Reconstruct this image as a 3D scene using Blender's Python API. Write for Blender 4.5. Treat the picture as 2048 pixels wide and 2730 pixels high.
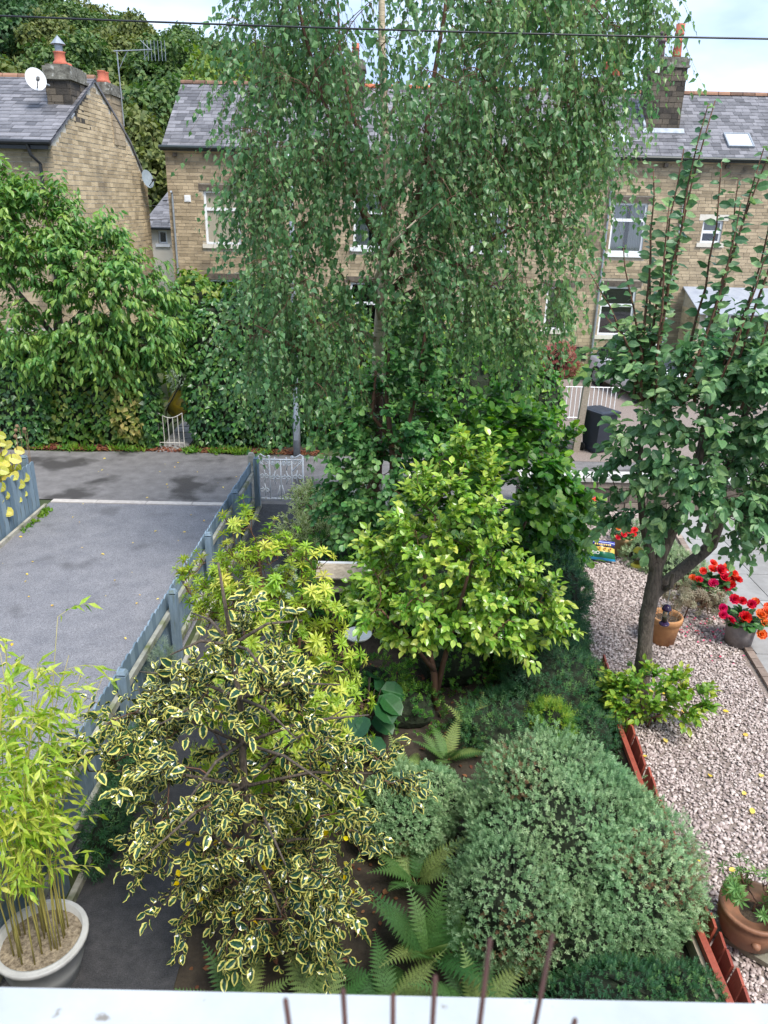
import bpy, math, random
import numpy as np
from mathutils import Vector, Matrix
for o in list(bpy.data.objects): bpy.data.objects.remove(o)
R = math.radians
rng = np.random.default_rng(11); random.seed(11)
SC = bpy.context.scene; COL = SC.collection

# ------------------------------------------------------------------ camera
CAM_H = 5.5; PITCH = R(22.0); ROLL = R(1.25)
fwd = Vector((0, math.cos(PITCH), -math.sin(PITCH)))
up0 = Vector((0, math.sin(PITCH), math.cos(PITCH)))
rgt = Vector((1, 0, 0))*math.cos(ROLL) + up0*math.sin(ROLL)
upv = up0*math.cos(ROLL) - Vector((1, 0, 0))*math.sin(ROLL)
cd = bpy.data.cameras.new('camera'); cam = bpy.data.objects.new('camera', cd); COL.objects.link(cam)
M = Matrix((rgt, upv, -fwd)).transposed().to_4x4(); M.translation = (0, 0, CAM_H)
cam.matrix_world = M
cd.sensor_fit = 'VERTICAL'; cd.sensor_height = 36; cd.lens = 27.04
cd.clip_start = 0.02; cd.clip_end = 2000
cd.dof.use_dof = True; cd.dof.focus_distance = 9.0; cd.dof.aperture_fstop = 12.0
SC.camera = cam

# ------------------------------------------------------------------ sky and sun
SUN_EL, SUN_AZ = 57.0, 140.0          # degrees; azimuth clockwise from +Y
wd = bpy.data.worlds.new('World'); SC.world = wd; wd.use_nodes = True
nt = wd.node_tree; nt.nodes.clear()
def wn(t, **k):
    n = nt.nodes.new(t)
    for a, b in k.items(): setattr(n, a, b)
    return n
wo = wn('ShaderNodeOutputWorld'); bg = wn('ShaderNodeBackground'); bg.inputs['Strength'].default_value = 0.13
sky = wn('ShaderNodeTexSky', sky_type='NISHITA', sun_disc=False)
sky.sun_elevation = R(SUN_EL); sky.sun_rotation = R(SUN_AZ); sky.air_density = 1.0; sky.dust_density = 1.5
tc = wn('ShaderNodeTexCoord'); mp = wn('ShaderNodeMapping'); mp.inputs['Scale'].default_value = (1.0, 1.0, 2.6)
nz = wn('ShaderNodeTexNoise'); nz.inputs['Scale'].default_value = 2.3; nz.inputs['Detail'].default_value = 6; nz.inputs['Roughness'].default_value = 0.5
cr = wn('ShaderNodeValToRGB')
cr.color_ramp.elements[0].position = 0.42; cr.color_ramp.elements[0].color = (1.45, 2.0, 3.3, 1)
cr.color_ramp.elements[1].position = 0.66; cr.color_ramp.elements[1].color = (4.1, 4.7, 5.4, 1)
mx = wn('ShaderNodeMixRGB'); mx.inputs['Fac'].default_value = 0.86
L = nt.links.new
L(tc.outputs['Generated'], mp.inputs['Vector']); L(mp.outputs['Vector'], nz.inputs['Vector']); L(nz.outputs['Fac'], cr.inputs['Fac'])
L(sky.outputs['Color'], mx.inputs['Color1']); L(cr.outputs['Color'], mx.inputs['Color2'])
L(mx.outputs['Color'], bg.inputs['Color']); L(bg.outputs['Background'], wo.inputs['Surface'])
sd = bpy.data.lights.new('sun', 'SUN'); sd.energy = 2.0; sd.angle = R(24); sd.color = (1, 0.955, 0.88)
so = bpy.data.objects.new('sun', sd); COL.objects.link(so); so.location = (6, -8, 20)
sv = Vector((math.sin(R(SUN_AZ))*math.cos(R(SUN_EL)), math.cos(R(SUN_AZ))*math.cos(R(SUN_EL)), math.sin(R(SUN_EL))))
so.rotation_euler = sv.to_track_quat('Z', 'Y').to_euler()
SC.view_settings.view_transform = 'Standard'; SC.view_settings.look = 'None'
SC.view_settings.exposure = 1.42; SC.view_settings.gamma = 1.0
SC.render.engine = 'CYCLES'
SC.cycles.max_bounces = 6; SC.cycles.diffuse_bounces = 3; SC.cycles.glossy_bounces = 2; SC.cycles.transmission_bounces = 3; SC.cycles.transparent_max_bounces = 8

# ------------------------------------------------------------------ helpers
def nrm(a): return a/np.maximum(np.linalg.norm(a, axis=-1, keepdims=True), 1e-9)
WL = {}                                # world position of every object that carries children
def tag(o, label=None, cat=None, group=None, kind=None):
    if label: o['label'] = label
    if cat: o['category'] = cat
    if group: o['group'] = group
    if kind: o['kind'] = kind
    return o
def thing(name, loc, label, cat, group=None):
    o = bpy.data.objects.new(name, None); COL.objects.link(o); o.location = loc
    o.empty_display_size = 0.2; WL[o.name] = Vector(loc)
    return tag(o, label, cat, group)
def link(name, me, parent=None, mat=None):
    o = bpy.data.objects.new(name, me); COL.objects.link(o)
    if mat is not None and not me.materials: me.materials.append(mat)
    if parent is not None:
        o.parent = parent
    return o
def setmesh(me, V, loops, starts, attrs=None, smooth=False):
    me.vertices.add(len(V)); me.vertices.foreach_set('co', np.asarray(V, np.float32).ravel())
    me.loops.add(len(loops)); me.loops.foreach_set('vertex_index', np.asarray(loops, np.int32))
    me.polygons.add(len(starts)); me.polygons.foreach_set('loop_start', np.asarray(starts, np.int32))
    me.polygons.foreach_set('use_smooth', np.full(len(starts), bool(smooth)))
    for k, a in (attrs or {}).items():
        at = me.attributes.new(k, 'FLOAT', 'POINT'); at.data.foreach_set('value', np.asarray(a, np.float32))
    me.update(calc_edges=True)
    return me
class MB:
    """collects solids in world coordinates; build() links them as one mesh object"""
    def __init__(s): s.v = []; s.f = []; s.r = []; s.cur = 0.5
    def _add(s, vs, fs):
        b = len(s.v); s.v += [tuple(p) for p in vs]; s.r += [s.cur]*len(vs)
        s.f += [tuple(i+b for i in f) for f in fs]; return s
    def box(s, c, d, rot=None, taper=1.0):
        x, y, z = d[0]/2, d[1]/2, d[2]/2
        vs = [Vector((a*x*(taper if k > 0 else 1), b*y*(taper if k > 0 else 1), k*z)) for k in (-1, 1) for b in (-1, 1) for a in (-1, 1)]
        if rot is not None: vs = [rot @ p for p in vs]
        c = Vector(c)
        return s._add([p+c for p in vs], [(0, 2, 3, 1), (4, 5, 7, 6), (0, 1, 5, 4), (2, 6, 7, 3), (0, 4, 6, 2), (1, 3, 7, 5)])
    def span(s, a, b):
        return s.box([(a[i]+b[i])/2 for i in range(3)], [abs(b[i]-a[i]) for i in range(3)])
    def tube(s, path, rad, n=6, cap=True):
        P = [Vector(p) for p in path]; k = len(P)
        if not hasattr(rad, '__len__'): rad = [rad]*k
        vs = []; u = None
        for i in range(k):
            t = (P[min(i+1, k-1)]-P[max(i-1, 0)])
            if t.length < 1e-9: t = Vector((0, 0, 1))
            t.normalize()
            if u is None:
                u = t.orthogonal().normalized()
            else:
                u = (u - t*u.dot(t))
                u = u.normalized() if u.length > 1e-6 else t.orthogonal().normalized()
            w = t.cross(u)
            for j in range(n):
                a = 2*math.pi*j/n; vs.append(P[i]+(u*math.cos(a)+w*math.sin(a))*rad[i])
        fs = [(i*n+j, i*n+(j+1) % n, (i+1)*n+(j+1) % n, (i+1)*n+j) for i in range(k-1) for j in range(n)]
        if cap: fs += [tuple(range(n-1, -1, -1)), tuple((k-1)*n+j for j in range(n))]
        return s._add(vs, fs)
    def lathe(s, c, prof, n=24, sx=1.0, sy=1.0, wob=0.0):
        vs = []; c = Vector(c); k = len(prof)
        for r_, z in prof:
            for j in range(n):
                a = 2*math.pi*j/n; q = r_*(1+wob*math.sin(3*a+1))
                vs.append(c+Vector((q*sx*math.cos(a), q*sy*math.sin(a), z)))
        fs = [(i*n+j, i*n+(j+1) % n, (i+1)*n+(j+1) % n, (i+1)*n+j) for i in range(k-1) for j in range(n)]
        if prof[0][0] > 1e-4: fs.append(tuple(range(n-1, -1, -1)))
        if prof[-1][0] > 1e-4: fs.append(tuple((k-1)*n+j for j in range(n)))
        return s._add(vs, fs)
    def poly(s, pts, ext):
        """polygon pts extruded by vector ext"""
        n = len(pts); e = Vector(ext); P = [Vector(p) for p in pts]
        return s._add(P+[p+e for p in P], [tuple(range(n-1, -1, -1)), tuple(range(n, 2*n))]+[(i, (i+1) % n, n+(i+1) % n, n+i) for i in range(n)])
    def build(s, name, mat, parent=None, smooth=False, kind=None):
        off = WL[parent.name] if parent is not None else Vector((0, 0, 0))
        me = bpy.data.meshes.new(name)
        V = np.array(s.v, np.float32).reshape(-1, 3)-np.array(off, np.float32)
        loops = [i for f in s.f for i in f]; st = np.cumsum([0]+[len(f) for f in s.f[:-1]])
        setmesh(me, V, loops, st, {'rnd': s.r}, smooth); me.materials.append(mat)
        o = link(name, me, parent); WL[o.name] = Vector(off)
        if kind: o['kind'] = kind
        return o

# ------------------------------------------------------------------ materials
MATS = {}
def newmat(name):
    m = bpy.data.materials.new(name); m.use_nodes = True; t = m.node_tree; t.nodes.clear(); MATS[name] = m
    return m, t
def mat(name, c1, c2=None, rough=0.7, scale=8.0, detail=5, bump=0.0, bscale=None, spec=0.5, rnd=0.0, metal=0.0, c3=None, c3scale=1.5, c3pos=(0.5, 0.62), stretch=None, coat=0.0, grit=0.0):
    """procedural surface: noise between c1 and c2, optional per-piece tint by the rnd attribute, optional stains c3"""
    m, t = newmat(name); N = t.nodes.new; K = t.links.new
    o = N('ShaderNodeOutputMaterial'); b = N('ShaderNodeBsdfPrincipled'); K(b.outputs[0], o.inputs[0])
    b.inputs['Roughness'].default_value = rough; b.inputs['Specular IOR Level'].default_value = spec; b.inputs['Metallic'].default_value = metal
    if coat: b.inputs['Coat Weight'].default_value = coat; b.inputs['Coat Roughness'].default_value = .15
    tcn = N('ShaderNodeTexCoord'); vec = tcn.outputs['Object']
    if stretch:
        mpn = N('ShaderNodeMapping'); mpn.inputs['Scale'].default_value = stretch; K(vec, mpn.inputs['Vector']); vec = mpn.outputs['Vector']
    n = N('ShaderNodeTexNoise'); n.inputs['Scale'].default_value = scale; n.inputs['Detail'].default_value = detail; n.inputs['Roughness'].default_value = .62
    K(vec, n.inputs['Vector'])
    r_ = N('ShaderNodeValToRGB'); r_.color_ramp.elements[0].position = .32; r_.color_ramp.elements[1].position = .68
    r_.color_ramp.elements[0].color = (*c1, 1); r_.color_ramp.elements[1].color = (*(c2 or c1), 1)
    fac = n.outputs['Fac']
    if rnd:
        a = N('ShaderNodeAttribute'); a.attribute_name = 'rnd'
        mm = N('ShaderNodeMath'); mm.operation = 'MULTIPLY_ADD'; K(a.outputs['Fac'], mm.inputs[0]); mm.inputs[1].default_value = rnd
        m2 = N('ShaderNodeMath'); m2.operation = 'MULTIPLY_ADD'; K(n.outputs['Fac'], m2.inputs[0]); m2.inputs[1].default_value = 1-rnd*.6; m2.inputs[2].default_value = -rnd*.2
        K(m2.outputs[0], mm.inputs[2]); fac = mm.outputs[0]
    K(fac, r_.inputs['Fac']); col = r_.outputs['Color']
    if c3:
        n3 = N('ShaderNodeTexNoise'); n3.inputs['Scale'].default_value = c3scale; n3.inputs['Detail'].default_value = 6; K(vec, n3.inputs['Vector'])
        r3 = N('ShaderNodeValToRGB'); r3.color_ramp.elements[0].position = c3pos[0]; r3.color_ramp.elements[1].position = c3pos[1]
        r3.color_ramp.elements[0].color = (0, 0, 0, 1); r3.color_ramp.elements[1].color = (1, 1, 1, 1); K(n3.outputs['Fac'], r3.inputs['Fac'])
        x = N('ShaderNodeMixRGB'); K(r3.outputs['Color'], x.inputs['Fac']); K(col, x.inputs['Color1']); x.inputs['Color2'].default_value = (*c3, 1); col = x.outputs['Color']
    K(col, b.inputs['Base Color'])
    if grit:
        ng = N('ShaderNodeTexNoise'); ng.inputs['Scale'].default_value = 95; ng.inputs['Detail'].default_value = 3; K(vec, ng.inputs['Vector'])
        rg = N('ShaderNodeMapRange'); rg.inputs['From Min'].default_value = .3; rg.inputs['From Max'].default_value = .7; rg.inputs['To Min'].default_value = 1-grit; rg.inputs['To Max'].default_value = 1+grit; K(ng.outputs['Fac'], rg.inputs['Value'])
        hg = N('ShaderNodeHueSaturation'); K(rg.outputs[0], hg.inputs['Value']); K(col, hg.inputs['Color']); K(hg.outputs[0], b.inputs['Base Color'])
    if bump:
        nb = N('ShaderNodeTexNoise'); nb.inputs['Scale'].default_value = bscale or scale*4; nb.inputs['Detail'].default_value = 6; K(vec, nb.inputs['Vector'])
        bp = N('ShaderNodeBump'); bp.inputs['Strength'].default_value = bump; bp.inputs['Distance'].default_value = .02; K(nb.outputs['Fac'], bp.inputs['Height']); K(bp.outputs['Normal'], b.inputs['Normal'])
    return m
def leafmat(name, stops, rough=.45, trans=.22, spec=.5, rib=None, margin=None, mthr=.62, under=None, tcol=None):
    """leaf: colour by rnd ramp, pale midrib and coloured margin from the edge attribute, light passing through"""
    m, t = newmat(name); N = t.nodes.new; K = t.links.new
    o = N('ShaderNodeOutputMaterial'); b = N('ShaderNodeBsdfPrincipled'); b.inputs['Roughness'].default_value = rough; b.inputs['Specular IOR Level'].default_value = spec
    a = N('ShaderNodeAttribute'); a.attribute_name = 'rnd'; e = N('ShaderNodeAttribute'); e.attribute_name = 'edge'
    r_ = N('ShaderNodeValToRGB'); el = r_.color_ramp.elements
    for i, (p, c) in enumerate(stops):
        q = el[i] if i < 2 else el.new(p)
        q.position = p; q.color = (*c, 1)
    K(a.outputs['Fac'], r_.inputs['Fac']); col = r_.outputs['Color']
    geo = N('ShaderNodeNewGeometry'); pos = geo.outputs['Position']
    nz = N('ShaderNodeTexNoise'); nz.inputs['Scale'].default_value = 60; K(pos, nz.inputs['Vector'])
    nl = N('ShaderNodeTexNoise'); nl.inputs['Scale'].default_value = 2.6; nl.inputs['Detail'].default_value = 3; K(pos, nl.inputs['Vector'])
    hs = N('ShaderNodeHueSaturation'); mr = N('ShaderNodeMapRange'); mr.inputs['From Min'].default_value = .3; mr.inputs['From Max'].default_value = .7; mr.inputs['To Min'].default_value = .95; mr.inputs['To Max'].default_value = 1.35
    mh = N('ShaderNodeMapRange'); mh.inputs['From Min'].default_value = .3; mh.inputs['From Max'].default_value = .7; mh.inputs['To Min'].default_value = .475; mh.inputs['To Max'].default_value = .52
    K(nl.outputs['Fac'], mh.inputs['Value']); K(mh.outputs[0], hs.inputs['Hue']); hs.inputs['Saturation'].default_value = 1.06
    K(nz.outputs['Fac'], mr.inputs['Value']); K(mr.outputs[0], hs.inputs['Value']); K(col, hs.inputs['Color']); col = hs.outputs['Color']
    def band(c, lo, hi, inv):
        nonlocal col
        mr2 = N('ShaderNodeMapRange'); mr2.inputs['From Min'].default_value = lo; mr2.inputs['From Max'].default_value = hi
        if inv: mr2.inputs['To Min'].default_value = 1; mr2.inputs['To Max'].default_value = 0
        src = e.outputs['Fac']
        if not inv:
            n2 = N('ShaderNodeTexNoise'); n2.inputs['Scale'].default_value = 45; K(pos, n2.inputs['Vector'])
            ma = N('ShaderNodeMath'); ma.operation = 'MULTIPLY_ADD'; K(n2.outputs['Fac'], ma.inputs[0]); ma.inputs[1].default_value = .5; K(src, ma.inputs[2]); src = ma.outputs[0]
            mv_ = N('ShaderNodeMath'); mv_.operation = 'MULTIPLY_ADD'; K(a.outputs['Fac'], mv_.inputs[0]); mv_.inputs[1].default_value = .42
            ms_ = N('ShaderNodeMath'); ms_.operation = 'SUBTRACT'; K(src, ms_.inputs[0]); ms_.inputs[1].default_value = .21; K(ms_.outputs[0], mv_.inputs[2]); src = mv_.outputs[0]
        K(src, mr2.inputs['Value']); x = N('ShaderNodeMixRGB'); K(mr2.outputs[0], x.inputs['Fac']); K(col, x.inputs['Color1']); x.inputs['Color2'].default_value = (*c, 1); col = x.outputs['Color']
    if rib: band(rib, .02, .14, True)
    if margin: band(margin, mthr+.22, mthr+.32, False)
    K(col, b.inputs['Base Color'])
    tr = N('ShaderNodeBsdfTranslucent'); mxs = N('ShaderNodeMixShader'); mxs.inputs[0].default_value = trans*1.35
    h2 = N('ShaderNodeHueSaturation'); h2.inputs['Saturation'].default_value = 1.15; h2.inputs['Value'].default_value = 1.5; K(col, h2.inputs['Color']); K(h2.outputs[0], tr.inputs[0])
    K(b.outputs[0], mxs.inputs[1]); K(tr.outputs[0], mxs.inputs[2]); K(mxs.outputs[0], o.inputs[0])
    return m
def glassmat(name, tint=(.85, .88, .9), transp=.94):
    m, t = newmat(name); N = t.nodes.new; K = t.links.new
    o = N('ShaderNodeOutputMaterial'); g = N('ShaderNodeBsdfGlossy'); g.inputs['Roughness'].default_value = .03
    tr = N('ShaderNodeBsdfTransparent'); tr.inputs[0].default_value = (*tint, 1); x = N('ShaderNodeMixShader')
    fr = N('ShaderNodeFresnel'); fr.inputs[0].default_value = 1.5
    ma = N('ShaderNodeMath'); ma.operation = 'MULTIPLY_ADD'; K(fr.outputs[0], ma.inputs[0]); ma.inputs[1].default_value = transp; ma.inputs[2].default_value = 1-transp; ma.use_clamp = True
    K(ma.outputs[0], x.inputs[0]); K(tr.outputs[0], x.inputs[1]); K(g.outputs[0], x.inputs[2]); K(x.outputs[0], o.inputs[0])
    return m

m_soil = mat('soil', (.022, .016, .011), (.06, .045, .03), .95, 6, bump=.6, bscale=30)
m_tarmac = mat('tarmac', (.155, .155, .17), (.215, .212, .225), .62, 3.0, 8, bump=.35, bscale=160, c3=(.11, .108, .115), c3scale=1.3, c3pos=(.6, .74), grit=.55)
m_lane = mat('lane_tarmac', (.13, .122, .12), (.21, .198, .195), .75, 4.0, 9, bump=.6, bscale=60, c3=(.055, .05, .048), c3scale=.9, c3pos=(.54, .64), grit=.45)
m_path = mat('path_tarmac', (.03, .03, .034), (.062, .06, .064), .7, 12, 8, bump=.5, bscale=140, grit=.4)
m_field = mat('rough_ground', (.03, .05, .018), (.07, .085, .03), .95, 2)
m_gravelbed = mat('gravel_bed', (.16, .12, .1), (.3, .25, .22), .95, 40, bump=.5, bscale=90)
m_pebble = mat('pebble', (.31, .245, .225), (.56, .478, .44), .8, 5, 3, rnd=.8)
m_stone = mat('sandstone', (.27, .21, .135), (.50, .395, .26), .9, 1.6, 6, bump=.5, bscale=40, rnd=.36, c3=(.07, .058, .045), c3scale=.8, c3pos=(.55, .75))
m_stone_l = mat('sandstone_warm_lit', (.36, .275, .165), (.62, .49, .31), .9, 1.6, 6, bump=.5, bscale=40, rnd=.36, c3=(.11, .085, .06), c3scale=.5, c3pos=(.56, .74))  # lighter sandstone copy, light on the gable is put into the colour
m_mortar = mat('mortar', (.33, .29, .22), (.46, .41, .33), .95, 8)
m_mortar_l = mat('pale_mortar', (.52, .47, .38), (.66, .62, .54), .95, 8)
m_soot = mat('sooty_stone', (.04, .034, .028), (.135, .11, .082), .92, 2.5, 6, bump=.5, bscale=30, rnd=.5)
m_cap = mat('chimney_cap_stone', (.06, .055, .042), (.25, .24, .2), .95, 7, 7, bump=.6, bscale=25, c3=(.42, .42, .38), c3scale=6, c3pos=(.6, .68))
m_slate = mat('slate', (.085, .084, .092), (.215, .21, .225), .6, 3.0, 7, bump=.3, bscale=50, rnd=.42, c3=(.36, .35, .37), c3scale=1.6, c3pos=(.6, .78))
m_ridge = mat('ridge_tile', (.13, .075, .05), (.30, .16, .10), .85, 6, rnd=.4)
m_ridge_r = mat('red_ridge_tile', (.45, .12, .06), (.55, .18, .09), .8, 6, rnd=.4)
m_pot_r = mat('red_clay_pot', (.42, .10, .06), (.52, .16, .09), .75, 9)
m_pot_d = mat('dark_clay_pot', (.07, .055, .06), (.14, .10, .10), .7, 9)
m_lead = mat('lead', (.28, .31, .36), (.42, .46, .5), .5, 6, metal=.2)
m_white = mat('white_upvc', (.74, .75, .76), (.8, .81, .82), .35, 5)
m_sillstone = mat('pale_stone', (.58, .54, .46), (.68, .64, .56), .85, 6)
m_lintel = mat('dark_lintel_stone', (.06, .05, .04), (.16, .13, .1), .9, 5, bump=.4)
m_black = mat('black_plastic', (.012, .013, .015), (.022, .023, .026), .4, 10)
m_gutter = mat('gutter_black_green', (.012, .02, .02), (.02, .032, .03), .4, 10)
m_room = mat('room_shade_colour', (.012, .012, .014), (.02, .02, .022), .9, 2)
m_curtain = mat('curtain', (.74, .69, .6), (.82, .77, .69), .9, 2)
m_blind = mat('roller_blind', (.5, .43, .31), (.58, .5, .37), .9, 2)
m_glass = glassmat('window_glass')
m_glass_f = mat('obscure_glass', (.3, .27, .2), (.42, .38, .3), .15, 40)
m_render = mat('cream_render', (.62, .56, .46), (.7, .65, .55), .9, 3)
m_fence = mat('blue_grey_paint', (.12, .18, .235), (.205, .28, .345), .65, 5, 6, bump=.3, bscale=30, rnd=.45, stretch=(6, 6, .8), c3=(.10, .12, .12), c3scale=2.2, c3pos=(.58, .75))
m_post = mat('blue_grey_post', (.125, .18, .23), (.2, .265, .325), .65, 5, 6, bump=.3, stretch=(5, 5, .8), c3=(.11, .14, .10), c3scale=3, c3pos=(.55, .72))
m_rail = mat('weathered_rail', (.22, .225, .2), (.36, .36, .31), .8, 6, 6, c3=(.13, .15, .06), c3scale=4, c3pos=(.5, .65))
m_conc = mat('concrete', (.28, .26, .21), (.42, .40, .34), .9, 8, 7, bump=.5, c3=(.12, .13, .07), c3scale=3, c3pos=(.52, .66))
m_kerbst = mat('kerb_stone', (.40, .36, .33), (.54, .50, .46), .85, 10, rnd=.3, bump=.3)
m_ironw = mat('white_painted_iron', (.82, .82, .81), (.88, .88, .88), .45, 12, c3=(.45, .33, .22), c3scale=9, c3pos=(.66, .74))
m_ironr = mat('rusty_pale_iron', (.42, .38, .32), (.6, .57, .52), .7, 20)
m_wood = mat('weathered_wood', (.20, .165, .12), (.40, .34, .26), .85, 5, 7, bump=.4, stretch=(3, 3, 12))
m_woodd = mat('dark_wood', (.03, .03, .025), (.06, .055, .045), .85, 6)  # plain dark wood tone for post and stand
m_red = mat('red_wood_stain', (.23, .045, .028), (.36, .085, .05), .6, 6, 6, bump=.3, stretch=(3, 3, 1), rnd=.4)
m_bark = mat('grey_brown_bark', (.055, .042, .032), (.17, .135, .105), .9, 9, 8, bump=1.0, bscale=26, stretch=(3, 3, 1))
m_barkb = mat('birch_bark', (.40, .31, .21), (.68, .57, .42), .75, 4, 7, bump=.5, bscale=18, stretch=(1, 1, 4), c3=(.06, .04, .03), c3scale=3, c3pos=(.6, .68))
m_barkd = mat('flaky_dark_birch_bark', (.05, .025, .016), (.15, .075, .045), .9, 5, 7, bump=1.0, bscale=18, stretch=(2, 2, 1), c3=(.55, .48, .4), c3scale=4, c3pos=(.63, .67))
m_twig = mat('red_brown_twig', (.085, .04, .025), (.17, .085, .05), .8, 12)
m_twigd = mat('dark_twig', (.035, .024, .018), (.08, .055, .04), .8, 12)
m_core = mat('core_shade_colour', (.010, .016, .007), (.022, .032, .013), .95, 20, bump=1, bscale=30)  # near black of shaded twigs, put into the colour of solid cores
m_terra = mat('terracotta', (.40, .15, .07), (.55, .24, .12), .8, 5, 6, c3=(.55, .38, .26), c3scale=3, c3pos=(.58, .72))
m_terra_o = mat('old_terracotta', (.20, .09, .05), (.30, .14, .075), .6, 4, 6, c3=(.13, .09, .06), c3scale=2.5, c3pos=(.5, .65))
m_terra_t = mat('sandy_terracotta', (.36, .22, .10), (.5, .33, .17), .85, 5, 6)
m_terra_y = mat('orange_terracotta', (.42, .19, .07), (.58, .30, .13), .75, 4, 6, c3=(.34, .15, .06), c3scale=3)
m_potgrey = mat('grey_stone_pot', (.16, .14, .135), (.25, .225, .215), .85, 10, bump=.3)
m_potpale = mat('pale_grey_planter', (.36, .36, .35), (.48, .48, .47), .6, 6)
m_slab = mat('paving_slab', (.24, .232, .22), (.35, .342, .33), .85, 4, 7, bump=.2, rnd=.4)
m_slabd = mat('mossy_slab', (.13, .12, .085), (.24, .225, .17), .9, 8, 7, bump=.4)
m_brick = mat('edging_brick', (.20, .15, .12), (.36, .28, .23), .9, 6, rnd=.5, bump=.3)
m_wallst = mat('garden_wall_stone', (.085, .068, .055), (.26, .215, .175), .92, 4, 7, bump=.5, rnd=.5)
m_cope = mat('pale_coping', (.40, .385, .36), (.6, .58, .55), .9, 8, bump=.4)
m_metal = mat('galvanised_metal', (.26, .29, .32), (.38, .41, .44), .45, 14, metal=.5)
m_dish = mat('grey_dish', (.55, .56, .57), (.66, .67, .68), .5, 8)
m_dishd = mat('blue_grey_dish', (.27, .33, .38), (.34, .4, .45), .5, 8)
m_binp = mat('bin_plastic', (.018, .024, .036), (.03, .038, .052), .45, 6)
m_yellow = mat('yellow_barrow', (.55, .36, .02), (.72, .5, .05), .45, 6, c3=(.4, .26, .05), c3scale=5)
m_yelp = mat('yellow_plastic', (.62, .50, .04), (.7, .58, .08), .4, 6)
m_purp = mat('dark_purple_plastic', (.035, .018, .06), (.06, .03, .09), .2, 6)
m_clear = glassmat('clear_tube', (.86, .88, .86), .92)
m_seed = mat('bird_seed', (.2, .15, .09), (.4, .31, .2), .9, 90)
m_car = mat('white_car_paint', (.70, .72, .75), (.76, .78, .8), .25, 3, coat=.5)
m_carg = mat('car_glass', (.02, .022, .025), (.03, .032, .035), .08, 3)
m_rubber = mat('rubber', (.012, .012, .012), (.02, .02, .02), .8, 12)
m_sillw = mat('white_sill_paint', (.36, .39, .40), (.46, .49, .505), .5, 9, 6, c3=(.20, .185, .16), c3scale=60, c3pos=(.66, .74))
m_reed = mat('brown_reed', (.035, .012, .009), (.07, .024, .017), .6, 30)
m_dry = mat('dry_stem', (.22, .14, .08), (.42, .3, .18), .9, 12, rnd=.6)
m_litter = leafmat('leaf_litter', [(0, (.10, .04, .02)), (1, (.26, .12, .06)), (.6, (.17, .07, .035))], .8, .1)
m_bamb = mat('bamboo_cane', (.30, .28, .06), (.44, .38, .12), .45, 8)
m_compost = mat('compost', (.03, .02, .014), (.12, .085, .055), .95, 30, bump=.8)
m_mulch = mat('pot_mulch', (.10, .075, .05), (.34, .28, .2), .95, 35, bump=.8, bscale=50)

# ------------------------------------------------------------------ leaf geometry
class Tm: pass
def leaf_t(rows, fold=.12, curl=.15, wave=0.0):
    """rows: (t along, half width). pointed blade lying along +Y, face up +Z"""
    v = []; e = []; idx = []
    for k, (t, w) in enumerate(rows):
        z = -curl*t*t
        if w < 1e-4: idx.append([len(v)]); v.append((0, t, z)); e.append(.75 if k else .3)
        else:
            wv = wave*(1 if k % 2 else -1)
            idx.append([len(v), len(v)+1, len(v)+2]); v += [(-w, t, z+fold*w+wv), (0, t, z), (w, t, z+fold*w-wv)]; e += [1, 0, 1]
    f = []
    for a, b in zip(idx[:-1], idx[1:]):
        if len(a) == 1 and len(b) == 3: f += [(a[0], b[1], b[0]), (a[0], b[2], b[1])]
        elif len(a) == 3 and len(b) == 1: f += [(a[0], a[1], b[0]), (a[1], a[2], b[0])]
        elif len(a) == 3: f += [(a[0], a[1], b[1], b[0]), (a[1], a[2], b[2], b[1])]
    T = Tm(); T.v = np.array(v, float); T.f = f; T.e = np.array(e, float); return T
def leaf2(t, w):
    """cheapest blade, one kite"""
    T = Tm(); T.v = np.array([(0, 0, 0), (-w, t, .03), (w, t, .03), (0, 1, -.08)], float); T.f = [(0, 2, 3, 1)]; T.e = np.array([.3, 1, 1, .8]); return T
def merge_t(items):
    """items: (template, 4x4) -> one template"""
    T = Tm(); vs = []; es = []; f = []; b = 0
    for t, m in items:
        m = np.array(m); vs.append(t.v @ m[:3, :3].T + m[:3, 3]); es.append(t.e); f += [tuple(i+b for i in q) for q in t.f]; b += len(t.v)
    T.v = np.vstack(vs); T.e = np.concatenate(es); T.f = f; return T
def inst(T, P, D, N, S, rnd):
    y = nrm(D); x = nrm(np.cross(y, N)); z = np.cross(x, y)
    V = P[:, None, :] + S[:, None, None]*(T.v[None, :, 0:1]*x[:, None, :]+T.v[None, :, 1:2]*y[:, None, :]+T.v[None, :, 2:3]*z[:, None, :])
    k, m = len(P), len(T.v)
    lp = np.array([i for q in T.f for i in q]); ls = np.cumsum([0]+[len(q) for q in T.f[:-1]])
    loops = (lp[None, :]+m*np.arange(k)[:, None]).ravel(); st = (ls[None, :]+len(lp)*np.arange(k)[:, None]).ravel()
    return V.reshape(-1, 3), loops, st, np.repeat(rnd, m), np.tile(T.e, k)
FW = np.array(fwd); RG = np.array(rgt); UP = np.array(upv); CP = np.array([0, 0, CAM_H])
def project(P):
    q = P-CP; d = q @ FW
    return 384+769*(q @ RG)/d, 512-769*(q @ UP)/d, d
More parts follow.
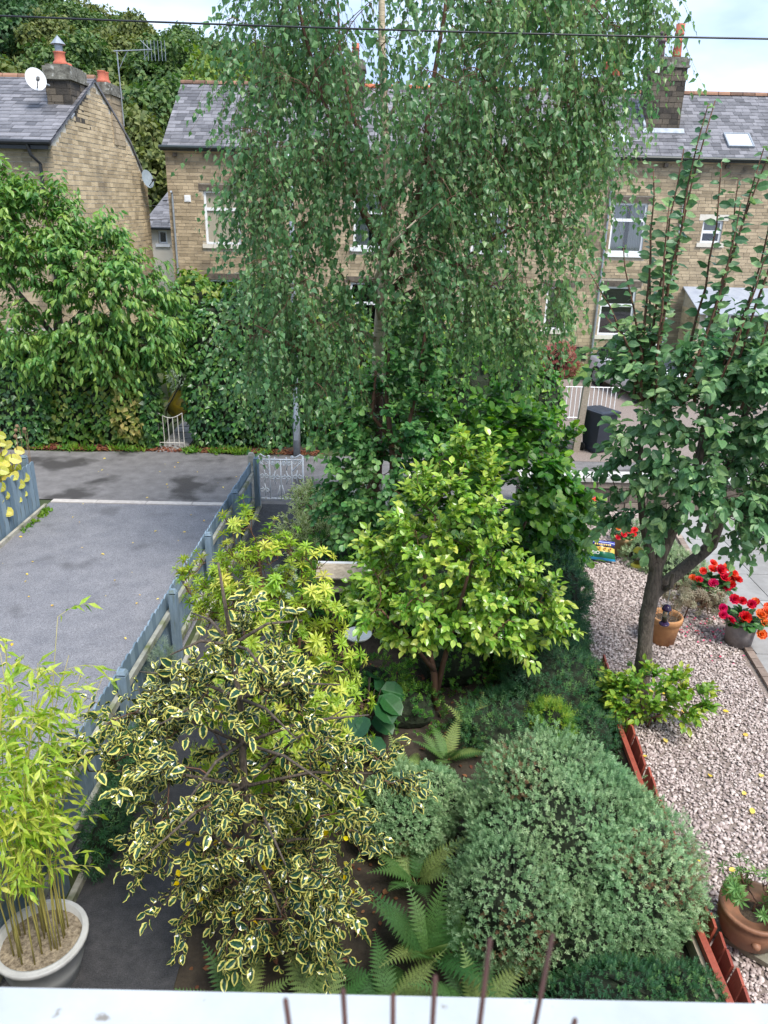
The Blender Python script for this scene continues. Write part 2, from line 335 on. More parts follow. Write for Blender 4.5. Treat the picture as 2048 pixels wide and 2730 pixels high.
def leaves(name, T, P, D, N, S, rnd, mt, parent, npart=0, pname='leaf', smooth=False):
    """foliage of one plant: the largest leaves in view are parts of their own, the rest is one part"""
    P = np.asarray(P, float); keep = np.ones(len(P), bool)
    off = np.array(WL[parent.name])
    if npart:
        px, py, d = project(P); S2 = S/d
        ok = (d > .5) & (px > 0) & (px < 768) & (py > 0) & (py < 1024)
        cell = (px//5).astype(int)*1000+(py//5).astype(int); order = np.argsort(d); seen = set(); win = []
        for i in order:
            if ok[i] and cell[i] not in seen: seen.add(cell[i]); win.append(i)
        win = sorted(win, key=lambda i: -S2[i])[:npart]
        vm = []
        for k in range(5):
            me = bpy.data.meshes.new(pname); lp = [i for q in T.f for i in q]; ls = np.cumsum([0]+[len(q) for q in T.f[:-1]])
            setmesh(me, T.v, lp, ls, {'rnd': np.full(len(T.v), np.quantile(rnd, .1+.2*k)), 'edge': T.e}, smooth); me.materials.append(mt); vm.append(me)
        qs = [np.quantile(rnd, .1+.2*k) for k in range(5)]
        y = nrm(np.asarray(D)); x = nrm(np.cross(y, N)); z = np.cross(x, y)
        for i in win:
            keep[i] = False; k = int(np.argmin([abs(rnd[i]-q) for q in qs]))
            o = bpy.data.objects.new(pname, vm[k]); COL.objects.link(o); o.parent = parent
            Mx = Matrix(((x[i][0], y[i][0], z[i][0]), (x[i][1], y[i][1], z[i][1]), (x[i][2], y[i][2], z[i][2]))).to_4x4() @ Matrix.Scale(float(S[i]), 4)
            Mx.translation = Vector(P[i]-off); o.matrix_local = Mx
    V, lo, st, r_, e = inst(T, P[keep]-off, np.asarray(D)[keep], np.asarray(N)[keep], np.asarray(S)[keep], np.asarray(rnd)[keep])
    me = bpy.data.meshes.new(name); setmesh(me, V, lo, st, {'rnd': r_, 'edge': e}, smooth); me.materials.append(mt)
    o = link(name, me, parent); o['kind'] = 'stuff'; WL[o.name] = Vector(off)
    return o
def rdir(n): return nrm(rng.normal(size=(n, 3)))
def ell_points(ells, n, shell=.0):
    """points through a union of ellipsoids (cx,cy,cz,rx,ry,rz); shell>0 pushes them outward"""
    w = np.array([e[3]*e[4]*e[5] for e in ells])**.75; w = w/w.sum(); k = rng.choice(len(ells), n, p=w); E = np.array(ells, float)[k]
    r_ = rng.random(n)**(1/3); r_ = shell+(1-shell)*r_
    return E[:, :3]+rdir(n)*r_[:, None]*E[:, 3:6]
def ell_surface(ells, n, inner=.0, bump=.12, freq=3.0, seed=0):
    """points on the outside of a union of ellipsoids with an uneven surface, and their outward normals"""
    w = np.array([(e[3]*e[4]+e[3]*e[5]+e[4]*e[5]) for e in ells]); w = w/w.sum(); k = rng.choice(len(ells), n, p=w); E = np.array(ells, float)[k]
    u = rdir(n); q = u*E[:, 3:6]; nn = nrm(u/E[:, 3:6])
    ph = np.array([[1.3, 2.1, .7], [2.9, .4, 1.9], [.6, 1.7, 2.6]])*freq
    wp = E[:, :3]+q; g = sum(np.sin(wp @ p+seed+i) for i, p in enumerate(ph))/3
    g = g+.6*np.sin(wp @ (ph[0]*2.3)+seed)*np.sin(wp @ (ph[1]*2.1))
    p = E[:, :3]+q*(1+bump*g[:, None])*(1-inner*rng.random((n, 1)))
    ok = np.ones(n, bool)
    for j, e in enumerate(ells):
        e = np.array(e, float); ins = (((p-e[:3])/(e[3:6]*(.86-inner)))**2).sum(1) < 1
        ok &= ~(ins & (k != j))
    return p[ok], nn[ok]
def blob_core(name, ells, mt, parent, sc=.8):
    """solid dark blobs inside a dense bush, inner shade put into their colour"""
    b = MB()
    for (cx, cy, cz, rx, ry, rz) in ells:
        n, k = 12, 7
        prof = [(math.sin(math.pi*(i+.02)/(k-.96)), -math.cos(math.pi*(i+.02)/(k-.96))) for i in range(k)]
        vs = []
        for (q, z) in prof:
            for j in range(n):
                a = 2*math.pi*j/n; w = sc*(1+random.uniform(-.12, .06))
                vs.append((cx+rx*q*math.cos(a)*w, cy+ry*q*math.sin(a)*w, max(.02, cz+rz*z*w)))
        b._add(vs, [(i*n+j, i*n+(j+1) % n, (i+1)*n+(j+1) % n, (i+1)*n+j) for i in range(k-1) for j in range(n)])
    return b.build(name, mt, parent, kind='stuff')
def grow(limbs, att, lift=.35, tip=.006, k=.035, seg=5):
    """limbs: list of (path, radii). joins every attractor to the nearest wood; returns (path, radii) of the new branches"""
    nodes = []; 
    for path, rad in limbs:
        for i in range(len(path)-1):
            for t in (0, .33, .66): nodes.append(np.array(path[i])*(1-t)+np.array(path[i+1])*t)
        nodes.append(np.array(path[-1]))
    nodes = np.array(nodes); out = []
    d0 = np.array([np.min(np.linalg.norm(nodes-a, axis=1)) for a in att])
    for a in att[np.argsort(d0)]:
        df = a-nodes; dist = np.linalg.norm(df, axis=1)+np.maximum(0, -df[:, 2])*1.2
        i = np.argmin(dist); s = nodes[i]; ln = np.linalg.norm(a-s)
        if ln < .03: continue
        mid = (s+a)/2+np.array([0, 0, lift*ln*.35])+rng.normal(size=3)*ln*.07
        t = np.linspace(0, 1, seg)[:, None]; path = (1-t)**2*s+2*t*(1-t)*mid+t*t*a
        path[1:-1] += rng.normal(size=(seg-2, 3))*ln*.02
        r0 = min(.028, tip+k*.25*ln)
        out.append((path, np.linspace(r0, tip, seg))); nodes = np.vstack([nodes, path[2:]])
    return out
def rough_limb(b, path, rad, n=12, amp=.10, sub=4):
    """limb with lumps and ridges instead of a clean tube"""
    P = [Vector(p) for p in path]; pts = []; rr = []
    for i in range(len(P)-1):
        for k in range(sub): pts.append(P[i].lerp(P[i+1], k/sub)); rr.append(rad[i]+(rad[i+1]-rad[i])*k/sub)
    pts.append(P[-1]); rr.append(rad[-1])
    s0 = len(b.v); b.tube(pts, rr, n); ph = random.random()*6
    for i, c in enumerate(pts):
        for j in range(n):
            q = s0+i*n+j; v = Vector(b.v[q]); k = 1+amp*(math.sin(j*2.6+ph+i*.25)*.6+math.sin(j*1.3-i*.7)*.5+random.uniform(-.5, .5)); b.v[q] = tuple(c+(v-c)*k)
def wood(name, limbs, mt, parent, n=6, smooth=True):
    b = MB()
    for p, r_ in limbs: b.tube(p, list(r_), n if max(r_) > .02 else 4)
    return b.build(name, mt, parent, smooth, kind='stuff')
def twigs(P0, D, Ln, n, droop=.0, ang=.9, size=.06, var=.25, sag=.3, upb=.6, r0=.003, start=.12, jit=.25):
    """arcs of leaves. returns leaf arrays and the arcs"""
    T = len(P0); D = nrm(D); t = np.linspace(start, 1, n)[None, :, None]
    t = t+rng.normal(size=(T, n, 1))*.02
    G = np.zeros((T, 1, 3)); G[:, 0, 2] = -droop*Ln
    P = P0[:, None]+D[:, None]*Ln[:, None, None]*t+G*t*t
    tan = nrm(D[:, None]*Ln[:, None, None]+2*G*t)
    ref = np.where(np.abs(tan[..., 2:3]) > .9, np.array([1., 0, 0]), np.array([0, 0, 1.]))
    u = nrm(np.cross(tan, ref)); v = np.cross(u, tan)
    phi = (np.arange(n)[None, :]*2.4+rng.random((T, 1))*6.28+rng.normal(size=(T, n))*jit)[..., None]
    rad = u*np.cos(phi)+v*np.sin(phi); a = (ang+rng.normal(size=(T, n, 1))*jit)
    a = a*np.where(np.arange(n)[None, :, None] == n-1, .2, 1)
    ld = nrm(tan*np.cos(a)+rad*np.sin(a)+np.array([0, 0, -sag]))
    nn = nrm(np.array([0, 0, upb])+tan*.35+rad*.25+rng.normal(size=(T, n, 3))*jit*1.2)
    S = size*(1+rng.normal(size=(T, n))*var*.6).clip(.45, 1.5)
    tt = np.linspace(0, 1, 4)[None, :, None]; arc = P0[:, None]+D[:, None]*Ln[:, None, None]*tt+G*tt*tt
    return P.reshape(-1, 3), ld.reshape(-1, 3), nn.reshape(-1, 3), S.ravel(), arc
def twig_mesh(name, arcs, r0, r1, mt, parent):
    T, k, _ = arcs.shape; rr = np.linspace(r0, r1, k)
    tan = nrm(arcs[:, -1]-arcs[:, 0]); ref = np.where(np.abs(tan[:, 2:3]) > .9, np.array([1., 0, 0]), np.array([0, 0, 1.]))
    u = nrm(np.cross(tan, ref)); v = np.cross(tan, u)
    V = np.stack([arcs+rr[None, :, None]*(u[:, None]*math.cos(a)+v[:, None]*math.sin(a)) for a in (0, 2.094, 4.189)], 2).reshape(T, -1, 3)
    f = np.array([[i*3+j, i*3+(j+1) % 3, i*3+3+(j+1) % 3, i*3+3+j] for i in range(k-1) for j in range(3)])
    loops = (f.ravel()[None]+np.arange(T)[:, None]*k*3).ravel(); st = np.arange(T*len(f))*4
    me = bpy.data.meshes.new(name); setmesh(me, V.reshape(-1, 3)-np.array(WL[parent.name]), loops, st, {'rnd': rng.random(T*k*3)}); me.materials.append(mt)
    o = link(name, me, parent); o['kind'] = 'stuff'; return o
def from_branches(br, per, lo=.25):
    """points along the outer part of branches with the local direction"""
    P = []; D = []
    for path, _ in br:
        for _k in range(per):
            t = lo+(1-lo)*random.random(); i = min(int(t*(len(path)-1)), len(path)-2); f = t*(len(path)-1)-i
            P.append(path[i]*(1-f)+path[i+1]*f); D.append(path[i+1]-path[i])
    return np.array(P), nrm(np.array(D))
OV = leaf_t([(0, 0), (.25, .27), (.6, .30), (1, 0)], .25, .18)          # oval pointed
RO = leaf_t([(0, 0), (.2, .33), (.55, .42), (.85, .27), (1, 0)], .2, .12)  # rounded
RA = leaf_t([(0, 0), (.2, .29), (.55, .37), (.85, .22), (1, 0)], .42, .35)  # apple, cupped
BI = leaf_t([(0, 0), (.3, .36), (1, 0)], .2, .2)                         # birch triangle
LN = leaf_t([(0, 0), (.35, .13), (1, 0)], .2, .3)                        # lance
CH = leaf_t([(0, 0), (.3, .20), (.7, .17), (1, 0)], .25, .45)            # cherry, hanging
HO = leaf_t([(0, 0), (.12, .17), (.3, .29), (.5, .27), (.72, .23), (1, 0)], .4, .25, .03)   # holly
IV = leaf_t([(0, 0), (.32, .42), (1, 0)], .1, .15)            # ivy

# ------------------------------------------------------------------ the ground
def sheet(name, pts, z, mt):
    me = bpy.data.meshes.new(name); me.from_pydata([(x, y, z) for x, y in pts], [], [tuple(range(len(pts)))]); me.materials.append(mt)
    o = link(name, me); o['kind'] = 'structure'; WL[o.name] = Vector((0, 0, 0)); return o
sheet('ground', [(-400, -60), (400, -60), (400, 700), (-400, 700)], -.02, m_field)
sheet('soil_bed', [(-1.5, 1.2), (2.66, 1.2), (2.72, 8), (3.25, 13.9), (-1.5, 13.95)], -.006, m_soil)
sheet('driveway', [(-6.46, 1.5), (-2.75, 1.5), (-2.5, 13.74), (-6.44, 13.74)], -.004, m_tarmac)
sheet('lane', [(-40, 13.9), (40, 13.9), (40, 17.0), (8, 17.0), (-1.9, 17.0), (-3.5, 16.93), (-4.6, 17.15), (-5.5, 17.1), (-7.0, 16.9), (-9, 16.95), (-40, 16.9)], .0, m_lane)
sheet('garden_path', [(-2.62, 1.2), (-1.5, 1.2), (-1.5, 13.9), (-2.36, 13.9)], 0, m_path)
sheet('gravel_bed', [(2.64, 1.2), (8, 1.2), (8, 7), (4.72, 7.0), (4.98, 10.2), (5.25, 12.4), (5.3, 13.95), (3.25, 13.95), (2.72, 8)], 0.0, m_gravelbed)
sheet('parking_area', [(4.4, 17.0), (30, 17.0), (30, 26), (4.4, 26)], .004, m_gravelbed)
sheet('lawn', [(5.5, 26.2), (12, 26.2), (12, 28.85), (5.5, 28.85)], .004, mat('lawn_grass', (.06, .13, .02), (.12, .22, .04), .9, 12, bump=.6))
sheet('leaf_mould', [(-14, 16.9), (-5.5, 17.1), (-5.5, 17.6), (-14, 17.6)], .004, m_soil)
sheet('verge', [(-4.6, 17.1), (-1.6, 16.95), (-1.6, 17.7), (-4.6, 17.7)], .004, m_soil)
ks = tag(bpy.data.objects.new('kerb_strip', None), kind='structure'); COL.objects.link(ks); WL[ks.name] = Vector((0, 0, 0))
x = -6.42
while x < -2.7:
    w = random.uniform(.78, .98); b = MB(); b.cur = random.random(); x1 = min(x+w-.012, -2.56)
    b.span((x, 13.745, -.1), (x1, 13.895, .012)); b.build('kerb_stone', m_kerbst, ks); x += w
# kerb between garden path and fence, kerb of left fence
for (a, c, nm) in (((-2.38, 13.75), (-2.60, 1.4), 'path_kerb'), ((-6.40, 13.5), (-6.44, 6), 'drive_kerb')):
    kk = tag(bpy.data.objects.new(nm, None), kind='structure'); COL.objects.link(kk); WL[kk.name] = Vector((0, 0, 0))
    ln = math.hypot(c[0]-a[0], c[1]-a[1]); n = int(ln/.9); an = math.atan2(c[1]-a[1], c[0]-a[0])
    for i in range(n):
        t = (i+.5)/n; b = MB()
        b.box((a[0]+(c[0]-a[0])*t, a[1]+(c[1]-a[1])*t, .015), (ln/n-.012, .055, .11), Matrix.Rotation(an, 3, 'Z')); b.build('kerb_stone', m_conc, kk)

# gravel pebbles
def inpoly(P, poly):
    x, y = P[:, 0], P[:, 1]; c = np.zeros(len(P), bool); j = len(poly)-1
    for i in range(len(poly)):
        xi, yi = poly[i]; xj, yj = poly[j]
        c ^= ((yi > y) != (yj > y)) & (x < (xj-xi)*(y-yi)/(yj-yi+1e-12)+xi); j = i
    return c
ICO = Tm()
g_ = (1+5**.5)/2
ICO.v = nrm(np.array([(-1, g_, 0), (1, g_, 0), (-1, -g_, 0), (1, -g_, 0), (0, -1, g_), (0, 1, g_), (0, -1, -g_), (0, 1, -g_), (g_, 0, -1), (g_, 0, 1), (-g_, 0, -1), (-g_, 0, 1)], float))*.5
ICO.f = [(0, 11, 5), (0, 5, 1), (0, 1, 7), (0, 7, 10), (0, 10, 11), (1, 5, 9), (5, 11, 4), (11, 10, 2), (10, 7, 6), (7, 1, 8), (3, 9, 4), (3, 4, 2), (3, 2, 6), (3, 6, 8), (3, 8, 9), (4, 9, 5), (2, 4, 11), (6, 2, 10), (8, 6, 7), (9, 8, 1)]
ICO.e = np.zeros(12)
gp = [(2.6, 3.2), (5.2, 3.2), (4.62, 7.0), (4.68, 7.8), (4.93, 10.1), (5.1, 12), (5.15, 13.9), (3.25, 13.9), (2.72, 8.2)]
def pebbles(name, poly, n, sz, zb, mt):
    lo = np.min(poly, 0); hi = np.max(poly, 0); P = np.zeros((int(n*1.7), 3)); P[:, :2] = lo+(hi-lo)*rng.random((len(P), 2)); P = P[inpoly(P, poly)][:n]
    k = len(P); S = sz*rng.lognormal(0, .28, k).clip(.5, 2.2); P[:, 2] = zb+S*.2+rng.random(k)*sz*.5
    D = rdir(k)*np.array([1, 1, .35]); N = nrm(np.array([0, 0, 1.])+rng.normal(size=(k, 3))*.35)
    T = Tm(); T.v = ICO.v*np.array([.85, 1.15, .62]); T.f = [f for f in ICO.f if ICO.v[list(f), 2].mean() > -.12]; T.e = ICO.e
    V, lo_, st, r_, e = inst(T, P, D, N, S, rng.beta(1.6, 1.7, k)); me = bpy.data.meshes.new(name); setmesh(me, V, lo_, st, {'rnd': r_}, True); me.materials.append(mt)
    o = link(name, me); return tag(o, 'pinkish grey pea gravel covering the right side of the garden', 'gravel', kind='stuff')
pebbles('pea_gravel', gp, 38000, .028, .0, m_pebble)

# ------------------------------------------------------------------ stone buildings
def stones(b, O, u, n, u0, u1, z0, z1, holes=(), inside=None, h=(.095, .135), l=(.2, .46), joint=.012, proud=(.008, .022)):
    O = np.array(O, float); u = np.array(u, float); n = np.array(n, float); z = z0
    while z < z1-.04:
        hh = min(random.uniform(*h), z1-z); x = u0-random.uniform(0, l[0])
        while x < u1:
            ll = random.uniform(*l); a, c = max(x, u0), min(x+ll-joint, u1); x += ll
            if c-a < .04: continue
            segs = [(a, c)]
            for (h0, h1, k0, k1) in holes:
                if z+hh > k0+.01 and z < k1-.01:
                    ns = []
                    for (p, q) in segs:
                        if q <= h0 or p >= h1: ns.append((p, q)); continue
                        if h0-p > .05: ns.append((p, h0))
                        if q-h1 > .05: ns.append((h1, q))
                    segs = ns
            for (p, q) in segs:
                if inside and not (inside(p, z+hh/2) and inside(q, z+hh/2)): continue
                d = random.uniform(*proud); b.cur = random.random()
                cs = [(p, z), (q, z), (q, z+hh-joint), (p, z+hh-joint)]
                vs = [O+u*s_+np.array([0, 0, t_]) for s_, t_ in cs]; vs += [v_+n*d for v_ in vs]
                b._add(vs, [(4, 5, 6, 7), (0, 1, 5, 4), (1, 2, 6, 5), (2, 3, 7, 6), (3, 0, 4, 7)])
        z += hh
    return b
def backing(b, O, u, n, u0, u1, z0, z1, holes, th=.35):
    us = sorted({u0, u1, *[h for q in holes for h in q[:2]]}); zs = sorted({z0, z1, *[h for q in holes for h in q[2:]]})
    O = np.array(O, float); u = np.array(u, float); n = np.array(n, float)
    for a, c in zip(us[:-1], us[1:]):
        for p, q in zip(zs[:-1], zs[1:]):
            mu, mz = (a+c)/2, (p+q)/2
            if any(h[0] < mu < h[1] and h[2] < mz < h[3] for h in holes): continue
            b.poly([O+u*a+np.array([0, 0, p]), O+u*c+np.array([0, 0, p]), O+u*c+np.array([0, 0, q]), O+u*a+np.array([0, 0, q])], -n*th)
def slates(parent, p0, p1, up, nrmv, length, exposure=.21, w=(.28, .46), npart=0, prio=None, mt=None, clip=None):
    """slates in courses from the eaves line p0-p1 up the slope"""
    p0 = np.array(p0, float); p1 = np.array(p1, float); e = nrm(p1-p0); up = nrm(np.array(up, float)); nv = nrm(np.array(nrmv, float)); W = np.linalg.norm(p1-p0)
    items = []
    k = 0
    while k*exposure < length-.02:
        x = -random.uniform(0, .25); L_ = min(exposure*1.28, length-k*exposure)
        while x < W:
            ww = random.choice([.28, .33, .38, .44]); a = max(x, 0); c = min(x+ww, W); x += ww
            if c-a < .06: continue
            ctr = p0+e*(a+c)/2+up*(k*exposure)
            if clip and not clip(ctr): continue
            items.append((ctr, c-a, ww, L_))
        k += 1
    full = [i for i in range(len(items)) if abs(items[i][1]-items[i][2]) < 1e-6 and abs(items[i][3]-exposure*1.28) < 1e-6]
    if prio: full.sort(key=lambda i: prio(items[i][0]))
    part = set(full[:npart]); cache = {}
    off = np.array(WL[parent.name]); B = MB()
    def shape(b, ctr, ww, L_):
        x = ww/2-.004; t0, t1 = .020, .006; th = .010
        vs = [ctr+e*a+up*s_+nv*q for (s_, q) in ((0, t0), (L_, t1)) for a in (-x, x)]
        vs += [v_-nv*th for v_ in vs]
        b._add(vs, [(0, 1, 3, 2), (0, 4, 5, 1), (0, 2, 6, 4), (1, 5, 7, 3), (2, 3, 7, 6)])
    for i, (ctr, ww, full_w, L_) in enumerate(items):
        j = ctr+nv*random.uniform(0, .004)+up*random.uniform(-.008, .008)
        if i in part:
            key = (full_w, random.randrange(5))
            if key not in cache:
                b = MB(); b.cur = .1+.2*key[1]; shape(b, np.zeros(3), full_w, L_); me = bpy.data.meshes.new('slate')
                lp = [q for f in b.f for q in f]; setmesh(me, b.v, lp, np.cumsum([0]+[len(f) for f in b.f[:-1]]), {'rnd': b.r}); me.materials.append(mt); cache[key] = me
            o = bpy.data.objects.new('slate', cache[key]); COL.objects.link(o); o.parent = parent; o.location = Vector(j-off)
        else:
            B.cur = random.random(); shape(B, j, ww, L_)
    if B.v: B.build('slate_courses', mt, parent, kind='stuff')
def window(parent, O, u, n, a, c, z0, z1, lights, fill='curtain', sill=m_sillstone, lintel=m_lintel, lh=.2):
    """white framed sash: lights = list of (z fraction of transom). parts of the house with pane, sill, lintel, curtain below them"""
    O = np.array(O, float); u = np.array(u, float); n = np.array(n, float)
    def bx(b, a_, c_, p, q, d0, d1):
        b.poly([O+u*a_+np.array([0, 0, p])-n*d0, O+u*c_+np.array([0, 0, p])-n*d0, O+u*c_+np.array([0, 0, q])-n*d0, O+u*a_+np.array([0, 0, q])-n*d0], -n*(d1-d0))
    f = MB(); t = .075
    bx(f, a, a+t, z0, z1, .06, .13); bx(f, c-t, c, z0, z1, .06, .13); bx(f, a+t, c-t, z0, z0+t, .062, .13); bx(f, a+t, c-t, z1-t, z1, .062, .13)
    zt = [z0+(z1-z0)*q for q in lights]
    for q in zt: bx(f, a+t, c-t, q-.05, q+.05, .055, .132)
    w = f.build('window', m_white, parent)
    p = MB(); bx(p, a+t*.5, c-t*.5, z0+t*.5, z1-t*.5, .10, .106); p.build('pane', m_glass_f if fill == 'obscure' else m_glass, w)
    r_ = MB(); bx(r_, a+.01, c-.01, z0+.01, z1-.01, .34, .345); r_.build('room_shade_panel', m_room, w)  # thin dark panel, the unlit interior's shade is its colour
    if fill == 'curtain':
        for (x0, x1) in ((a+.06, a+(c-a)*.44), (a+(c-a)*.56, c-.06)):
            k = 28; vs = []
            for i in range(k+1):
                x = x0+(x1-x0)*i/k; d = .135+.014*math.sin(i*1.4)
                vs += [O+u*x+np.array([0, 0, z0+.06])-n*d, O+u*x+np.array([0, 0, z1-.06])-n*d]
            b = MB(); b._add(vs, [(2*i, 2*i+2, 2*i+3, 2*i+1) for i in range(k)]); b.build('curtain', m_curtain, w)
    elif fill == 'blind':
        b = MB(); bx(b, a+.07, c-.07, z0+.3, z1-.06, .16, .165); b.build('blind', m_blind, w)
    if sill:
        s_ = MB(); bx(s_, a-.12, c+.12, z0-.13, z0, -.07, .2); s_.build('sill', sill, w)
    if lintel:
        s_ = MB(); bx(s_, a-.15, c+.15, z1, z1+lh, -.022, .3); s_.build('lintel', lintel, w)
    return w
def chimney(roof, c, d, z0, z1, name='chimney', stone=m_soot, cap_h=.28):
    """stack with coursed stone, projecting cap and lead flashing; pots are separate"""
    x0, x1, y0, y1 = c[0]-d[0]/2, c[0]+d[0]/2, c[1]-d[1]/2, c[1]+d[1]/2
    b = MB(); b.cur = .9; b.span((x0+.01, y0+.01, z0), (x1-.01, y1-.01, z1))
    kw = dict(h=(.15, .19), l=(.22, .42), proud=(.012, .03))
    stones(b, (0, y0+.01, 0), (1, 0, 0), (0, -1, 0), x0, x1, z0, z1, **kw); stones(b, (x0+.01, 0, 0), (0, 1, 0), (-1, 0, 0), y0, y1, z0, z1, **kw)
    stones(b, (x1-.01, 0, 0), (0, 1, 0), (1, 0, 0), y0, y1, z0, z1, **kw)
    o = b.build(name, stone, roof)
    b = MB(); b.span((x0-.07, y0-.07, z1), (x1+.07, y1+.07, z1+.07)); b.span((x0-.035, y0-.035, z1+.07), (x1+.035, y1+.035, z1+cap_h)); b.span((x0+.03, y0+.03, z1+cap_h), (x1-.03, y1-.03, z1+cap_h+.05))
    b.build('chimney_cap', m_cap, roof)
    return z1+cap_h+.05
def pot(roof, x, y, z, h, r_, mt, kind=0):
    b = MB()
    if kind == 0: prof = [(r_, 0), (r_*.95, h*.1), (r_*.78, h*.45), (r_*.98, h*.47), (r_*.98, h*.52), (r_*.76, h*.54), (r_*.8, h*.66), (r_*1.0, h*.68), (r_*1.0, h*.73), (r_*.85, h*.76), (r_*.95, h), (r_*.72, h), (r_*.7, h*.8), (0, h*.8)]
    else: prof = [(r_*1.25, 0), (r_*1.1, h*.25), (r_*.85, h*.4), (r_*.85, h*.9), (r_, h), (r_*.7, h), (0, h*.95)]
    b.lathe((x, y, z), prof, 14); return b.build('chimney_pot', mt, roof, True)

# --- the long terrace across the lane
TY = 29.0; TX0, TX1 = -7.78, 16.0; TE = 7.02; RY = 32.2; RZ = 9.40
terr = thing('terraced_house', (0, TY, 0), 'long sandstone terrace with slate roof behind the birch tree', 'house')
holes = [(-6.55, -5.30, 3.95, 5.72), (-1.3, -.05, 3.95, 5.72), (2.9, 4.15, 3.95, 5.72), (7.78, 9.0, 3.95, 5.62), (11.0, 11.72, 4.35, 5.1),
         (-6.5, -5.2, .9, 2.75), (-1.4, -.1, .9, 2.75), (2.7, 4.0, .9, 2.75), (5.75, 6.6, 1.2, 2.75), (7.75, 9.0, 1.05, 2.8)]
b = MB(); backing(b, (0, TY, 0), (1, 0, 0), (0, -1, 0), TX0, TX1, -.5, TE, holes, .35)
b.poly([(TX0, TY+.35, -.5), (TX0, 35.4, -.5), (TX0, 35.4, TE), (TX0, RY, RZ-.1), (TX0, TY+.35, TE+.1)], (.35, 0, 0)); b.span((TX0+.35, 35.0, -.5), (TX1, 35.4, TE))
b.poly([(TX1, TY+.35, -.5), (TX1, 35.0, -.5), (TX1, 35.0, TE), (TX1, RY, RZ-.1), (TX1, TY+.35, TE+.1)], (-.35, 0, 0))
wl = b.build('wall', m_mortar, terr)
b = MB(); stones(b, (0, TY, 0), (1, 0, 0), (0, -1, 0), TX0, TX1, -.02, TE-.12, [(h[0]-.14 if 1 else 0, h[1]+.14, h[2]-.13, h[3]+.2) if False else (h[0], h[1], h[2], h[3]) for h in holes]+[(h[0]-.15, h[1]+.15, h[3], h[3]+.2) for h in holes]+[(h[0]-.12, h[1]+.12, h[2]-.13, h[2]) for h in holes])
b.build('stone_courses', m_stone, terr, kind='stuff')
b = MB(); b.span((TX0-.02, TY-.09, TE-.12), (TX1, TY, TE+.02)); b.build('eaves_course', m_stone_l, terr)
for x in np.arange(TX0+.3, TX1, 1.05):
    b = MB(); b.span((x, TY-.17, TE-.25), (x+.12, TY-.03, TE-.125)); b.build('corbel', m_lintel, terr)
P0 = (TX0-.05, TY-.22, TE+.06); sl = np.array([0, RY-TY+.22, RZ-TE-.06]); SLN = float(np.linalg.norm(sl)); nv = nrm(np.cross([1, 0, 0], sl))
roof = MB(); roof.poly([(TX0-.05, TY-.2, TE+.03), (TX1, TY-.2, TE+.03), (TX1, RY, RZ-.03), (TX0-.05, RY, RZ-.03)], (0, 0, -.07))
roof.poly([(TX0-.05, RY, RZ-.03), (TX1, RY, RZ-.03), (TX1, 35.6, TE), (TX0-.05, 35.6, TE)], (0, 0, -.07)); roof = roof.build('roof', m_slate, terr)
slates(roof, P0, (TX1, TY-.22, TE+.06), sl, nv, SLN, .225, npart=300, prio=lambda c: min(abs(c[0]-11.5), abs(c[0]+6.3)*.9), mt=m_slate)
x = TX0-.05
while x < TX1:
    b = MB(); b.cur = random.random(); red = -1.3 < x < 1.2
    n = 6; vs = []
    for xx in (x, x+.43):
        for j in range(n+1):
            a = math.pi*j/n; vs.append((xx, RY-.13*math.cos(a), RZ-.03+.13*math.sin(a)))
    b._add(vs, [(j, j+1, n+2+j, n+1+j) for j in range(n)]+[tuple(range(n, -1, -1)), tuple(range(n+1, 2*n+2))]); b.build('ridge_tile', m_ridge_r if red else m_ridge, roof); x += .45
b = MB(); b.tube([(TX0-.12, TY-.29, TE+.03), (TX1, TY-.29, TE+.03)], .065, 8); b.span((TX0-.1, TY-.22, TE-.07), (TX1, TY-.19, TE+.05)); b.build('gutter', m_gutter, terr)
for h, kind, lg in zip(holes, ('obscure', 'curtain', 'curtain', 'curtain', 'blind', 'dark', 'dark', 'dark', 'blind', 'dark'), ([.66], [.66], [.66], [.66], [.5], [.6], [.6], [.6], [], [.62])):
    small = h[1]-h[0] < .8
    w = window(terr, (0, TY, 0), (1, 0, 0), (0, -1, 0), h[0], h[1], h[2], h[3], lg, kind, sill=(m_white if kind == 'curtain' else m_sillstone), lintel=(m_sillstone if small else m_lintel))
for (x, z) in ((-7.1, 5.45),):
    b = MB(); b.span((x-.11, TY-.05, z-.11), (x+.11, TY, z+.11)); b.span((x-.08, TY-.06, z-.08), (x+.08, TY-.05, z+.08)); b.build('air_vent', m_white, terr)
b = MB(); b.span((7.0, TY-.06, .15), (7.42, TY-.02, .62)); b.span((6.96, TY-.05, .11), (7.46, TY-.025, .15)); b.build('cellar_grille', m_black, terr)
for x, mt_, z0 in ((-7.62, m_metal, .3), (10.2, m_dish, .2), (7.62, m_metal, .1), (2.0, m_black, .1)):
    b = MB(); b.tube([(x, TY-.09, z0), (x, TY-.09, TE-.3 if x > -7 else 5.6), (x, TY-.2, TE-.05 if x > -7 else 5.66)], .04, 8); b.build('drainpipe', mt_, terr)
zt = chimney(roof, (9.48, 30.75), (1.2, 1.0), 7.7, 9.95); CHP = [(9.15, 30.55, 1.0, .16, m_pot_d), (9.72, 30.5, 1.0, .16, m_pot_r), (9.3, 30.95, .8, .15, m_pot_r)]
for x, y, h, r_, mt_ in CHP: pot(roof, x, y, zt, h, r_, mt_)
b = MB(); b.box((9.02, 30.16, 9.92), (.16, .03, .3)); b.build('chimney_grille', m_white, roof)
